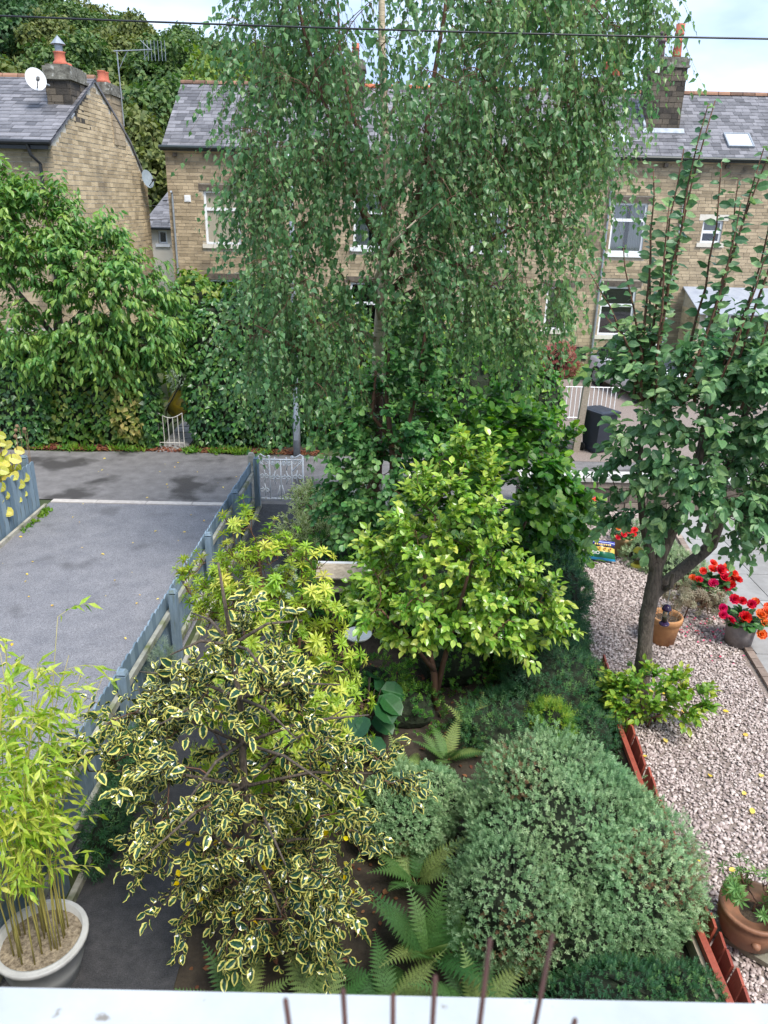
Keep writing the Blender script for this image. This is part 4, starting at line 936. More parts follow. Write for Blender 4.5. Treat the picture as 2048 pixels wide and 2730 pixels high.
RB = [(-.25, -.05, .10, .095, m_begred), (-.17, .05, .2, .09, m_begsc), (-.08, -.16, .10, .115, m_begred), (-.05, .02, .24, .11, m_begsc), (.05, -.02, .25, .12, m_begred), (.1, -.1, .17, .115, m_begred), (.17, .05, .26, .11, m_begsc), (.24, -.03, .2, .11, m_begsc), (.25, .03, .1, .11, m_begred), (.2, -.13, .07, .1, m_begred), (0, .14, .28, .1, m_begsc), (-.3, .05, .08, .075, m_begor), (.12, -.19, .03, .085, m_begred), (.3, -.08, .13, .09, m_begred)]
flowers((4.90, 10.2, .33), .24, RB, 'large mound of red begonias in the round pot by slabs', 90, .1)
potthing((4.86, 9.1, .02), .20, .33, m_potgrey, 'grey straight sided pot of red and orange begonias', .86, rim=False)
RG2 = [(-.3, -.05, .12, .1, m_begred), (-.22, -.12, .08, .1, m_begred), (-.27, .06, .17, .09, m_begred), (-.12, .1, .28, .1, m_begred), (-.02, .08, .27, .085, m_begred), (-.03, -.1, .12, .125, m_begred), (.1, .05, .24, .09, m_begred), (.17, .1, .25, .085, m_begor), (.22, -.02, .12, .11, m_begor), (.31, .0, .16, .1, m_begor), (.25, -.1, .04, .09, m_begor), (.17, -.22, -.06, .1, m_begor), (.33, .08, .2, .08, m_begor)]
flowers((4.86, 9.1, .34), .23, RG2, 'crimson and orange begonias spilling over the grey pot', 90, .1)
# fallen petals and yellow leaves
pet = thing('fallen_petals', (4.5, 9.2, .03), 'pink fallen petals scattered on gravel by the pots', 'petals')
P = np.column_stack([4.5+rng.normal(size=60)*.22, 9.3+rng.normal(size=60)*.3, np.full(60, .035)]); leaves('petal_scatter', PET, P, rdir(60)*np.array([1, 1, .1]), np.tile([0, 0, 1.], (60, 1)), np.full(60, .03), rng.random(60), m_begpk, pet)
m_yl = leafmat('fallen_yellow_leaf', [(0, (.62, .42, .03)), (1, (.8, .66, .2))], .6, .2)
fl_ = thing('fallen_leaves', (3.6, 6, .03), 'yellow fallen leaves dotted over the near gravel', 'leaves')
n = 26; P = np.column_stack([rng.uniform(2.75, 4.3, n), rng.uniform(3.9, 8.5, n), np.full(n, .045)]); leaves('leaf_scatter', RO, P, rdir(n)*np.array([1, 1, .12]), nrm(np.array([0, 0, 1.])+rng.normal(size=(n, 3))*.25), rng.uniform(.04, .075, n), rng.random(n), m_yl, fl_, 26)
# compost bag
bgc = (3.63, 11.62, .03); bag = thing('compost_bag', bgc, 'slumped blue and green compost bag lying on gravel', 'bag')
def bagm():
    m, t = newmat('printed_compost_bag'); N = t.nodes.new; K = t.links.new
    o = N('ShaderNodeOutputMaterial'); b = N('ShaderNodeBsdfPrincipled'); b.inputs['Roughness'].default_value = .3; K(b.outputs[0], o.inputs[0])
    uv = N('ShaderNodeAttribute'); uv.attribute_name = 'rnd'; nz = N('ShaderNodeTexNoise'); nz.inputs['Scale'].default_value = 9; tcn = N('ShaderNodeTexCoord'); K(tcn.outputs['Object'], nz.inputs['Vector'])
    ad = N('ShaderNodeMath'); ad.operation = 'MULTIPLY_ADD'; K(nz.outputs['Fac'], ad.inputs[0]); ad.inputs[1].default_value = .06; K(uv.outputs['Fac'], ad.inputs[2])
    r_ = N('ShaderNodeValToRGB'); r_.color_ramp.interpolation = 'CONSTANT'; e = r_.color_ramp.elements
    e[0].position = 0; e[0].color = (.02, .28, .55, 1); e[1].position = .13; e[1].color = (.012, .12, .06, 1)
    for p, c in ((.42, (.62, .46, .10)), (.66, (.02, .018, .035)), (.8, (.03, .03, .22)), (.9, (.5, .6, .8)), (.93, (.03, .03, .22))):
        q = e.new(p); q.color = (*c, 1)
    K(ad.outputs[0], r_.inputs['Fac']); K(r_.outputs['Color'], b.inputs['Base Color']); return m
RMb = Matrix.Rotation(R(-14), 3, 'Z')
def bagp(u, v, w):    # u across, v up the lying face, w thickness
    return Vector(bgc)+RMb @ Vector((u, v*.20-.08, .03+.27*v+w))
b = MB(); nu, nv_ = 13, 11
for side in (1, -1):
    base = len(b.v)
    for j in range(nv_):
        for i in range(nu):
            s_, t_ = i/(nu-1)*2-1, j/(nv_-1); pill = (1-abs(s_)**4)*(1-abs(2*t_-1)**4)
            wd_ = .235*(1-.18*t_)*(1-.06*math.sin(math.pi*t_)); wv = .012*math.sin(7*s_+5*t_)*(1+math.sin(9*t_))
            b.cur = t_ if side > 0 else .05
            q = side*.085*pill+wv*pill; b.v.append(tuple(bagp(s_*wd_, t_, .6*q)+RMb @ Vector((0, -.8*q, 0)))); b.r.append(t_ if side > 0 else .05)
    b.f += [tuple(q if side > 0 else q for q in (base+j*nu+i, base+j*nu+i+1, base+(j+1)*nu+i+1, base+(j+1)*nu+i)) for j in range(nv_-1) for i in range(nu-1)]
b.build('sack', bagm(), bag, True)
def lettering(body, size, loc, rot, mt_, parent, name='lettering', ext=.001):
    cu = bpy.data.curves.new(name, 'FONT'); cu.body = body; cu.size = size; cu.extrude = ext; cu.align_x = 'CENTER'; cu.align_y = 'CENTER'
    tmp = bpy.data.objects.new('tmp', cu); COL.objects.link(tmp); dg = bpy.context.evaluated_depsgraph_get(); dg.update()
    me = bpy.data.meshes.new_from_object(tmp.evaluated_get(dg)); bpy.data.objects.remove(tmp)
    me.materials.clear(); me.materials.append(mt_)
    o = bpy.data.objects.new(name, me); COL.objects.link(o); o.parent = parent; o.location = Vector(loc)-WL[parent.name]; o.rotation_euler = rot; return o
m_print = mat('white_print', (.75, .76, .74), (.8, .8, .78), .5, 4); m_printy = mat('gold_print', (.7, .5, .1), (.8, .6, .2), .5, 4)
tilt = math.atan2(.27, .20)
for body, size, u, v, mt_ in (('BIO', .075, -.10, .30, m_print),):
    p = bagp(u, v, .0)+RMb @ Vector((0, -.085, .06)); lettering(body, size, p, (tilt, 0, R(-14)), mt_, bag)
for k in range(9):      # unreadable gold lettering
    p = bagp(-.12+.03*k, .74, 0)+RMb @ Vector((0, -.08, .06)); b = MB(); b.box(p, (random.uniform(.012, .022), .03*random.uniform(.7, 1), .002), RMb @ Matrix.Rotation(tilt, 3, 'X')); b.build('printed_mark', m_printy, bag)
m_sunf = mat('print_orange', (.65, .3, .02), (.7, .36, .03), .5, 4)
for k in range(4):
    p = bagp(-.13+.085*k, .54, 0)+RMb @ Vector((0, -.083, .06)); RT = RMb @ Matrix.Rotation(tilt, 3, 'X')
    for r_, h_, mt_ in ((.026, 0, m_sunf), (.012, .002, m_twigd)):
        b = MB(); b.poly([p+RT @ Vector((r_*math.cos(a), r_*math.sin(a), h_)) for a in np.linspace(0, 2*math.pi, 13)[:-1]], RT @ Vector((0, 0, .002))); b.build('printed_flower', mt_, bag)
# wheelie bin
wbn = thing('wheelie_bin', (5.08, 17.85, 0), 'dark blue wheelie bin standing behind the garden wall', 'bin')
RZb = Matrix.Rotation(R(28), 3, 'Z'); c0 = Vector((5.08, 17.85, 0))
def wbx(b, c, d, taper=1): b.box(c0+RZb @ Vector(c), d, RZb, taper)
b = MB(); b.poly([c0+RZb @ Vector(p) for p in ((-.22, -.22, .06), (.22, -.22, .06), (.22, .25, .06), (-.22, .25, .06))], (0, 0, .001))
vs = [c0+RZb @ Vector(p) for p in ((-.2, -.2, .04), (.2, -.2, .04), (.2, .24, .04), (-.2, .24, .04), (-.27, -.33, .98), (.27, -.33, .98), (.27, .32, .98), (-.27, .32, .98))]
b._add(vs, [(3, 2, 1, 0), (4, 5, 6, 7), (0, 1, 5, 4), (1, 2, 6, 5), (2, 3, 7, 6), (3, 0, 4, 7)]); b.build('body', m_binp, wbn)
b = MB(); wbx(b, (0, -.02, 1.005), (.59, .72, .045)); wbx(b, (0, -.04, 1.04), (.52, .6, .03), .8); b.build('lid', m_binp, wbn)
b = MB(); b.tube([c0+RZb @ Vector(p) for p in ((-.22, .34, 1.0), (-.22, .42, 1.0), (.22, .42, 1.0), (.22, .34, 1.0))], .016, 6); b.build('handle', m_binp, wbn)
for s_ in (-1, 1):
    b = MB(); b.tube([c0+RZb @ Vector((s_*.24, .2, .1)), c0+RZb @ Vector((s_*.29, .2, .1))], [.1, .1], 16); b.tube([c0+RZb @ Vector((s_*.29, .2, .1)), c0+RZb @ Vector((s_*.30, .2, .1))], [.06, .05], 14); b.build('wheel', m_rubber, wbn)
# parked white car
cc = Vector((8.0, 24.2, 0)); RC = Matrix.Rotation(R(15), 3, 'Z'); car = thing('parked_car', cc, 'white parked car half hidden behind the apple tree', 'car')
sec = [(-2.0, .35, .62, .72), (-1.9, .25, .86, .8), (-1.0, .22, .95, .84), (-.95, .22, .96, .84), (.9, .22, .98, .84), (1.75, .24, .96, .82), (1.98, .36, .7, .74)]
b = MB(); vs = []
for (yy, z0, z1, hw) in sec:
    for (xx, zz) in ((-hw*.93, z0), (-hw, z0+.22), (-hw, z1-.12), (-hw*.9, z1), (hw*.9, z1), (hw, z1-.12), (hw, z0+.22), (hw*.93, z0)): vs.append(cc+RC @ Vector((xx, yy, zz)))
n = 8; fs = [(i*n+j, i*n+(j+1) % n, (i+1)*n+(j+1) % n, (i+1)*n+j) for i in range(len(sec)-1) for j in range(n)]+[tuple(range(n)), tuple((len(sec)-1)*n+j for j in range(n-1, -1, -1))]
b._add(vs, fs); bo = b.build('body', m_car, car, True)
b = MB(); vs = [cc+RC @ Vector(p) for p in ((-.76, -1.0, .95), (.76, -1.0, .95), (.76, 1.6, .97), (-.76, 1.6, .97), (-.58, -.35, 1.45), (.58, -.35, 1.45), (.58, 1.15, 1.46), (-.58, 1.15, 1.46))]
b._add(vs, [(0, 1, 5, 4), (1, 2, 6, 5), (2, 3, 7, 6), (3, 0, 4, 7)]); b.build('windows', m_carg, car); b = MB(); b._add([vs[4], vs[5], vs[6], vs[7]]+[v+Vector((0, 0, .03)) for v in vs[4:]], [(4, 5, 6, 7), (0, 1, 5, 4), (1, 2, 6, 5), (2, 3, 7, 6), (3, 0, 4, 7)]); b.build('roof', m_car, car)
for sx in (-1, 1):
    for yy in (-1.25, 1.25):
        a = cc+RC @ Vector((sx*.70, yy, .32)); e = cc+RC @ Vector((sx*.86, yy, .32)); b = MB(); b.tube([a, e], [.32, .32], 18); w = b.build('wheel', m_rubber, car); b = MB(); b.tube([e, cc+RC @ Vector((sx*.875, yy, .32))], [.2, .18], 14); b.build('rim', m_metal, w)
    b = MB(); b.box(cc+RC @ Vector((sx*.6, -1.96, .68)), (.3, .1, .16), RC); b.build('headlight', m_glass, car)
    b = MB(); b.box(cc+RC @ Vector((sx*.92, -.75, 1.0)), (.18, .1, .12), RC); b.build('mirror', m_car, car)
# bird table
bt = thing('bird_table', (-.5, 8.4, 0), 'weathered wooden bird table beside the camellia', 'bird table')
b = MB(); b.box((-.57, 8.45, .55), (.085, .085, 1.1)); b.build('post', m_woodd, bt)
b = MB(); b.box((-.5, 8.42, 1.13), (.42, .34, .05)); b.build('tray', m_wood, bt)
for s_ in (-1, 1):
    b = MB(); b.box((-.5+s_*.17, 8.42, 1.24), (.03, .2, .18)); b.build('upright', m_wood, bt)
b = MB(); b.box((-.5, 8.33, 1.345), (.6, .24, .028), Matrix.Rotation(R(22), 3, 'X')); b.build('roof_board', m_wood, bt)
b = MB(); b.box((-.5, 8.52, 1.35), (.6, .2, .028), Matrix.Rotation(R(-12), 3, 'X')); b.build('roof_board', m_dish, bt)
bb = thing('bird_bath', (-.28, 8.0, 0), 'shallow white water dish on a stand below bird table', 'bird bath')
b = MB(); b.lathe((-.28, 8.0, .62), [(.04, 0), (.14, .03), (.17, .07), (.16, .07), (.12, .045), (0, .04)], 20); b.build('dish', m_white, bb, True); b = MB(); b.lathe((-.28, 8.0, 0), [(.09, 0), (.03, .06), (.028, .6), (.05, .63)], 10); b.build('stand', m_woodd, bb)
# terracotta bowl on a slab at the lower right
sl_ = tag(MB().box((3.12, 4.5, .045), (.62, .46, .05), Matrix.Rotation(R(-42), 3, 'Z')).build('stone_slab', m_slabd), 'mossy stone slab under the big terracotta bowl', 'slab')
bw = thing('terracotta_bowl', (3.0, 4.5, .07), 'wide brown glazed terracotta bowl at lower right corner', 'plant pot')
b = MB(); b.lathe((3.0, 4.5, .07), [(.16, 0), (.21, .05), (.25, .16), (.258, .24), (.25, .28), (.262, .29), (.262, .325), (.235, .325), (.225, .26), (0, .25)], 32); b.build('body', m_terra_o, bw, True)
b = MB(); b.lathe((3.0, 4.5, .31), [(.23, 0), (.1, .015), (0, .02)], 20); b.build('soil', m_compost, bw)
b = MB(); b.lathe((2.93, 4.25, .25), [(.0, -.03), (.03, -.02), (.035, 0), (.03, .02), (0, .03)], 10); b.build('boss', m_terra_o, bw, True)
# bamboo planter
bp = thing('round_planter', (-2.47, 4.08, 0), 'round pale grey planter of bamboo at lower left', 'plant pot')
b = MB(); b.lathe((-2.47, 4.08, 0), [(.22, 0), (.28, .2), (.315, .36), (.33, .37), (.335, .40), (.325, .415), (.315, .405), (.305, .42), (.29, .42), (.285, .34), (0, .33)], 36); b.build('body', m_potpale, bp, True)
b = MB(); b.lathe((-2.47, 4.08, .345), [(.286, 0), (.2, .012), (0, .02)], 22); b.build('mulch', m_mulch, bp)
# window sill, window board, reed diffuser
ws = MB(); ws.span((-1.6, .27, 4.80), (1.6, .430, 4.905)); ws = tag(ws.build('window_sill', m_sillw), 'white painted window sill along the bottom edge of view', 'window sill')
hw = MB(); hw.span((-4, -.05, -.2), (4, .36, 4.80)); hw.span((-4, .0, 4.80), (-1.6, .36, 8)); hw.span((1.6, .0, 4.80), (4, .36, 8)); tag(hw.build('house_wall', m_stone), kind='structure')
ib = MB(); ib.span((-1.6, -.2, 4.80), (1.6, .265, 4.86)); tag(ib.build('window_board', m_white), kind='structure')
rd = thing('reed_diffuser', (.015, .13, 4.86), 'brown reed sticks fanning up above the window sill', 'reed diffuser')
b = MB(); b.lathe((.015, .12, 4.86), [(.032, 0), (.034, .01), (.034, .06), (.014, .08), (.014, .10), (.011, .10), (.011, .02), (0, .02)], 18); b.build('bottle', m_clear, rd, True)
def atd(x, y, d):
    v = fwd+rgt*((x-829.5)/1661)+upv*((1105.5-y)/1661); return Vector((0, 0, CAM_H))+v*d
for (x, y, d) in ((617, 2160, .36), (741, 2138, .37), (849, 2150, .38), (940, 2110, .37), (1058, 2030, .36), (1193, 2020, .37), (1242, 2204, .35)):
    tp = atd(x, y, d); bs = Vector((.015+(x-900)*2e-5, .12, 4.89)); b = MB(); b.tube([bs, bs.lerp(tp, .5)+Vector((0, 0, .002)), tp, tp+(tp-bs).normalized()*.0012], [.0013, .0013, .0013, .0006], 8); b.build('reed', m_reed, rd, True)
# overhead cables

def cable(pts, label, r_=.011):
    t = np.linspace(0, 1, 40)[:, None]; P = np.array(pts, float); path = (1-t)**2*P[0]+2*t*(1-t)*P[1]+t*t*P[2]
    b = MB(); b.tube([tuple(p) for p in path], r_, 6); o = b.build('overhead_cable', m_black, None, True); tag(o, label, 'cable')
cable([(-22, 9, 7.9), (0, 9, 6.45), (22, 9, 7.6)], 'long dark cable stretched across the whole top of view', .009)
cable([(-6, 11, 9.6), (3.5, 9, 7.35), (24, 5, 7.3)], 'short dark cable end at the top right corner', .009)
for k, (z, y) in enumerate(((4.75, 27.5), (5.2, 27.7))):
    cable([(-8.8, 28.5, z), (-8.3, 28.5, z-.05), (-7.75, 28.95, z+.05)], ['lower', 'upper'][k]+' thin wire spanning the gap between the two houses', .008)

# ------------------------------------------------------------------ vegetation
lm_birch = leafmat('birch_leaf', [(0, (.06, .14, .062)), (.55, (.13, .24, .10)), (1, (.27, .37, .15))], .36, .3)
lm_apple = leafmat('apple_leaf', [(0, (.045, .115, .05)), (.6, (.105, .21, .09)), (1, (.24, .36, .15))], .42, .2, rib=(.13, .24, .12))
lm_plum = leafmat('plum_leaf', [(0, (.035, .11, .035)), (.6, (.08, .20, .06)), (1, (.19, .32, .1))], .42, .22, rib=(.16, .28, .12))
lm_cam = leafmat('camellia_leaf', [(0, (.045, .13, .02)), (.4, (.115, .24, .036)), (.75, (.235, .37, .06)), (1, (.43, .50, .12))], .28, .18, rib=(.32, .42, .12), spec=.6)
lm_holly = leafmat('variegated_holly_leaf', [(0, (.010, .034, .022)), (.8, (.025, .07, .035)), (1, (.04, .095, .04))], .2, .05, margin=(.66, .62, .16), mthr=.62, spec=.7)
lm_hollyy = leafmat('yellow_holly_leaf', [(0, (.62, .46, .02)), (1, (.75, .6, .06))], .3, .2)
lm_pier = leafmat('pieris_leaf', [(0, (.11, .23, .025)), (.5, (.28, .40, .055)), (1, (.58, .56, .14))], .4, .25, rib=(.42, .46, .12))
lm_hebe = leafmat('hebe_leaf', [(0, (.16, .10, .05)), (.06, (.11, .20, .09)), (.6, (.21, .335, .165)), (1, (.38, .50, .29))], .5, .15)
lm_bam = leafmat('bamboo_leaf', [(0, (.16, .30, .035)), (.5, (.36, .48, .08)), (1, (.62, .64, .18))], .42, .32)
lm_ivy = leafmat('ivy_leaf', [(0, (.022, .066, .02)), (.6, (.05, .13, .034)), (1, (.13, .24, .055))], .33, .12, rib=(.08, .16, .06))
lm_vine = leafmat('vine_leaf', [(0, (.04, .11, .022)), (.7, (.10, .20, .035)), (1, (.26, .30, .07))], .42, .25)
lm_cherry = leafmat('cherry_leaf', [(0, (.045, .13, .04)), (.5, (.11, .235, .06)), (1, (.25, .37, .09))], .4, .25, rib=(.16, .27, .1))
lm_hazel = leafmat('hazel_leaf', [(0, (.03, .10, .022)), (.6, (.075, .19, .036)), (1, (.21, .36, .06))], .45, .28, rib=(.14, .26, .07))
lm_fern = leafmat('fern_leaf', [(0, (.05, .13, .04)), (.6, (.12, .23, .07)), (1, (.26, .32, .11))], .55, .28)
lm_dark = leafmat('dark_evergreen_leaf', [(0, (.018, .065, .026)), (.7, (.042, .125, .048)), (1, (.12, .23, .07))], .45, .15)
lm_euon = leafmat('variegated_euonymus_leaf', [(0, (.09, .19, .04)), (1, (.18, .29, .07))], .4, .25, margin=(.64, .64, .32), mthr=.42)
lm_skim = leafmat('skimmia_leaf', [(0, (.07, .17, .025)), (.6, (.14, .27, .04)), (1, (.34, .38, .06))], .4, .2, rib=(.25, .34, .1))
lm_hosta = leafmat('broad_dark_leaf', [(0, (.012, .05, .02)), (1, (.03, .1, .035))], .35, .15, rib=(.05, .13, .05))
lm_sed = leafmat('sedum_leaf', [(0, (.12, .2, .09)), (1, (.34, .42, .24))], .5, .15)
lm_weed = leafmat('weed_leaf', [(0, (.06, .15, .02)), (1, (.17, .3, .045))], .5, .3)
lm_yelp = leafmat('golden_leaf', [(0, (.30, .34, .05)), (1, (.62, .56, .16))], .45, .3, rib=(.6, .58, .25))
lm_acer = leafmat('dusky_maple_leaf', [(0, (.16, .12, .08)), (1, (.30, .30, .2))], .5, .25)
lm_redsh = leafmat('red_shrub_leaf', [(0, (.2, .06, .05)), (1, (.42, .2, .16))], .5, .2)
lm_silver = leafmat('silver_leaf', [(0, (.14, .2, .13)), (1, (.32, .38, .28))], .6, .2)
lm_wood = [leafmat('woodland_leaf', [(0, (.035, .075, .022)), (.6, (.07, .13, .035)), (1, (.13, .19, .055))], .6, .2), leafmat('woodland_leaf_olive', [(0, (.06, .085, .022)), (.6, (.11, .14, .038)), (1, (.17, .19, .06))], .6, .2), leafmat('woodland_leaf_pale', [(0, (.08, .14, .025)), (.6, (.15, .23, .045)), (1, (.25, .32, .075))], .6, .2), leafmat('woodland_leaf_dark', [(0, (.022, .06, .022)), (.6, (.045, .105, .036)), (1, (.09, .165, .055))], .6, .2)]

# --- wooded hillside behind the houses
def hz(x, y):
    return max(0.0, (y-40)*.10)+max(0.0, (-x+4)*.20)*min(1.0, max(0.0, (y-38)/30))*1.25
ny, nx = 30, 40; vs = []
for j in range(ny):
    for i in range(nx):
        X = -130+200*i/(nx-1); Yh = 38+150*j/(ny-1); vs.append((X, Yh, -.3+hz(X, Yh)*(1 if X < 10 else max(0, 1-(X-10)/25))))
me = bpy.data.meshes.new('hillside'); me.from_pydata(vs, [], [(j*nx+i, j*nx+i+1, (j+1)*nx+i+1, (j+1)*nx+i) for j in range(ny-1) for i in range(nx-1)]); me.materials.append(mat('woodland_floor', (.02, .025, .01), (.05, .05, .02), .95, 3))
o = link('hillside', me); o['kind'] = 'structure'
BLB = leaf_t([(0, 0), (.4, .38), (1, 0)], .3, .2)
def crown_mesh(n, seed, mt_, H=8.0, lsz=.29):
    """one broadleaf crown of many leaf clumps, about H tall and H*.75 wide, base at 0"""
    k = 34; u = rdir(k); u[:, 2] = u[:, 2]*.9+.1
    el = [(0, 0, H*.55, H*.25, H*.25, H*.33)]
    for i in range(k):
        r_ = rng.uniform(.7, 1.0); s_ = rng.uniform(.10, .17)*H
        el.append((u[i, 0]*H*.27*r_, u[i, 1]*H*.27*r_, H*.55+u[i, 2]*H*.36*r_, s_, s_, s_*.85))
    P, N = ell_surface(el, n, .25, .18, 1.2, seed)
    D = nrm(N*.5+rng.normal(size=P.shape)*.6+np.array([0, 0, -.5])); S = lsz*rng.uniform(.6, 1.4, len(P))
    V, lo, st, r_, e = inst(BLB, P, D, nrm(N+rng.normal(size=P.shape)*.35+np.array([0, 0, .4])), S, rng.random(len(P)))
    me = bpy.data.meshes.new('crown'); setmesh(me, V, lo, st, {'rnd': r_, 'edge': e}); me.materials.append(mt_); return me
CRM = [crown_mesh(14000, i, lm_wood[i % 4]) for i in range(6)]
tb = MB(); tb.tube([(0, 0, -1), (.1, 0, 2), (0, .1, 5)], [.22, .17, .08], 7)
for k in range(7):
    a = k*.9; tb.tube([(0.05, 0, 2+k*.35), (1.3*math.cos(a), 1.3*math.sin(a), 3.6+k*.4)], [.08, .03], 5)
TRK = shared('trunk', tb, m_twigd)
hill = []
for row, (Y0, nrow) in enumerate(((44, 6), (51, 7), (59, 9), (68, 10), (78, 11), (90, 12), (103, 12))):
    for i in range(nrow):
        xl, xr = -.60*Y0, -.02*Y0-2.0
        X = xl+(xr-xl)*(i+random.uniform(.2, .8))/nrow; Yt = Y0+random.uniform(-3, 3)
        hill.append((X, Yt))
for (X, Yt) in hill:
    z = -.3+hz(X, Yt); s_ = random.uniform(.8, 1.25)*(1+max(0, Yt-60)*.004)
    right = X > -.27*Yt
    mi = random.choice([2, 0, 4] if right else [0, 0, 1, 3, 1, 3, 4, 5]); cx = random.randrange(6)
    t = thing('hillside_tree', (X, Yt, z), 'pale yellow green tree on the lower wooded hillside' if mi == 2 else 'dark broadleaf tree in the wooded hillside behind the houses', 'tree', 'pale hillside trees' if mi == 2 else 'dark hillside trees')
    o = put('crown', CRM[mi], t, (X, Yt, z), random.random()*6, (s_, s_, s_*random.uniform(.9, 1.2))); o['kind'] = 'stuff'
    put('trunk', TRK, t, (X, Yt, z), random.random()*6, (s_, s_, s_))
# a far tree top past the right end of the roof
t = thing('far_tree', (20.8, 42, 0), 'distant tree top just showing past right end of roof', 'tree')
o = put('crown', CRM[2], t, (20.8, 42, 3.0), 1, (1.05, 1.05, 1.05)); o['kind'] = 'stuff'; put('trunk', TRK, t, (20.8, 42, 2), 0, (1, 1, 1.3)); put('trunk', TRK, t, (20.8, 42, .5), 0, (1, 1, .8))

# --- weeping birch
BX, BY = -.15, 11.2
birch = thing('birch_tree', (BX, BY, 0), 'tall weeping silver birch in the middle of view', 'tree')
trunk = [(-.2, 11.2, -.1), (-.17, 11.2, 1.0), (-.15, 11.2, 2.4), (-.13, 11.2, 3.6), (-.08, 11.2, 4.6), (-.04, 11.2, 5.4), (-.10, 11.2, 6.4), (-.16, 11.2, 7.4), (-.18, 11.25, 8.6), (-.2, 11.3, 9.8)]
tr_ = [.115, .10, .092, .085, .08, .07, .055, .045, .03, .012]
limbs = [([(-.06, 11.2, 4.75), (.25, 11.1, 5.15), (.42, 11.0, 5.75), (.45, 11.0, 6.6), (.6, 10.9, 7.6), (.65, 10.9, 8.8)], [.05, .045, .04, .03, .022, .01]),
         ([(-.07, 11.2, 4.9), (-.35, 11.0, 5.3), (-.6, 10.9, 5.9), (-.85, 10.8, 6.6), (-1.1, 10.8, 7.4), (-1.35, 10.8, 8.6)], [.045, .038, .033, .028, .02, .009]),
         ([(-.05, 11.2, 5.3), (-.25, 11.3, 5.9), (-.55, 11.3, 6.6), (-.7, 11.4, 7.3), (-.75, 11.4, 8.4)], [.04, .034, .028, .02, .009]),
         ([(-.13, 11.2, 3.6), (-.55, 10.9, 3.95), (-1.0, 10.7, 4.3), (-1.6, 10.4, 4.6), (-2.0, 10.3, 4.6)], [.04, .034, .028, .02, .01]),
         ([(-.14, 11.2, 2.9), (-.5, 10.8, 3.15), (-1.0, 10.4, 3.5), (-1.45, 10.1, 3.85), (-1.7, 10, 4.0)], [.04, .034, .028, .018, .01]),
         ([(-.1, 11.2, 4.1), (.4, 10.9, 4.4), (.9, 10.6, 4.75), (1.5, 10.4, 5.2), (2.0, 10.3, 5.4)], [.045, .038, .03, .022, .01]),
         ([(.0, 11.2, 4.3), (.7, 11.1, 5.0), (1.3, 11.0, 5.8), (1.7, 10.9, 6.6), (2.1, 10.8, 7.4), (2.6, 10.7, 8.0)], [.05, .045, .036, .028, .018, .009]),
         ([(-.04, 11.2, 5.5), (.9, 11.4, 6.4), (1.5, 11.5, 7.3), (2.0, 11.6, 8.4)], [.04, .032, .022, .009]),
         ([(-.1, 11.2, 5.0), (-.7, 11.2, 5.9), (-1.05, 11.1, 6.25), (-1.6, 10.9, 6.05), (-1.9, 10.8, 5.6)], [.035, .03, .025, .018, .009]),
         ([(-.12, 11.2, 3.9), (-.2, 10.6, 4.5), (0, 10, 5.0), (.3, 9.6, 5.3)], [.035, .028, .02, .009])]
bt_ = MB(); rough_limb(bt_, trunk[1:], tr_[1:], 12, .05); tkb = bt_.build('trunk', m_barkb, birch, True)
bt_ = MB(); rough_limb(bt_, [(-.2, 11.2, -.1), (-.19, 11.2, .3), (-.175, 11.2, .9), (-.152, 11.2, 2.3), (-.14, 11.2, 3.0)], [.15, .13, .115, .106, .095], 14, .10); bt_.build('bark_base', m_barkd, tkb, True)
for p, r_ in limbs:
    b = MB(); b.tube(p, r_, 7); b.build('limb', random.choice([m_barkb, m_barkb, m_twig]), birch, True)
bel = [(.25, 11.2, 7.6, 2.2, 1.9, 1.9), (-1.2, 10.9, 7.0, .95, 1.1, 1.5), (1.9, 10.9, 7.5, 1.25, 1.3, 1.2), (1.35, 10.8, 5.8, 1.35, 1.3, 1.15), (-1.4, 10.5, 5.5, .72, .9, .95), (-1.4, 10.2, 4.4, .75, .8, .75), (1.15, 10.5, 4.4, 1.3, .9, .75), (-.9, 10.4, 4.3, .7, .8, .7), (.5, 10.2, 5.2, .9, .8, .8), (-1.6, 10.3, 4.0, .5, .6, .6), (-1.1, 10.2, 3.4, .6, .5, .45), (1.7, 10.3, 4.2, .8, .6, .55), (-1.5, 10.4, 6.2, .5, .6, .8), (2.5, 10.9, 7.9, .8, .7, .5), (2.1, 10.8, 6.6, .8, .7, .7)]
att = ell_points(bel, 500, .2)
br = grow([(trunk[3:], None)]+[(l, None) for l in [q[0] for q in limbs]], att, .5, .004, .03)
wood('branches', br, m_twig, birch)
P0, D0 = from_branches(br, 7, .3); P0, D0 = P0[P0[:, 2] < 9.6], D0[P0[:, 2] < 9.6]
clr = (np.abs(P0[:, 0]+.1) < .16) & (P0[:, 2] > 4.2) & (P0[:, 2] < 7.4) & (P0[:, 1] < 11.3) & (rng.random(len(P0)) < .45); P0, D0 = P0[~clr], D0[~clr]
n = len(P0); out = nrm(P0-np.array([BX, BY, 5.5]))*np.array([1, 1, 0])
d = nrm(D0*.25+out*.14+np.array([0, 0, -.65])+rng.normal(size=(n, 3))*.2); Ln = rng.uniform(.45, 1.15, n)*np.where(P0[:, 2] > 5, 1, .85)
P, D, N, S, arc = twigs(P0, d, Ln, 15, .35, .95, .074, .45, .55, .15, jit=.55)
N = nrm(N+np.array([0, -.35, .85])+rng.normal(size=N.shape)*.45)
rb_ = (rng.random(len(P))*.6+.5*np.repeat(rng.random(n), 15)*(P[:, 0] > 1).astype(float)*.6+.1).clip(0, 1)
twig_mesh('twigs', arc, .0028, .0012, m_twig, birch)
leaves('foliage', BI, P, D, N, S*rng.uniform(.75, 1.2, len(S)), rb_, lm_birch, birch, 300)

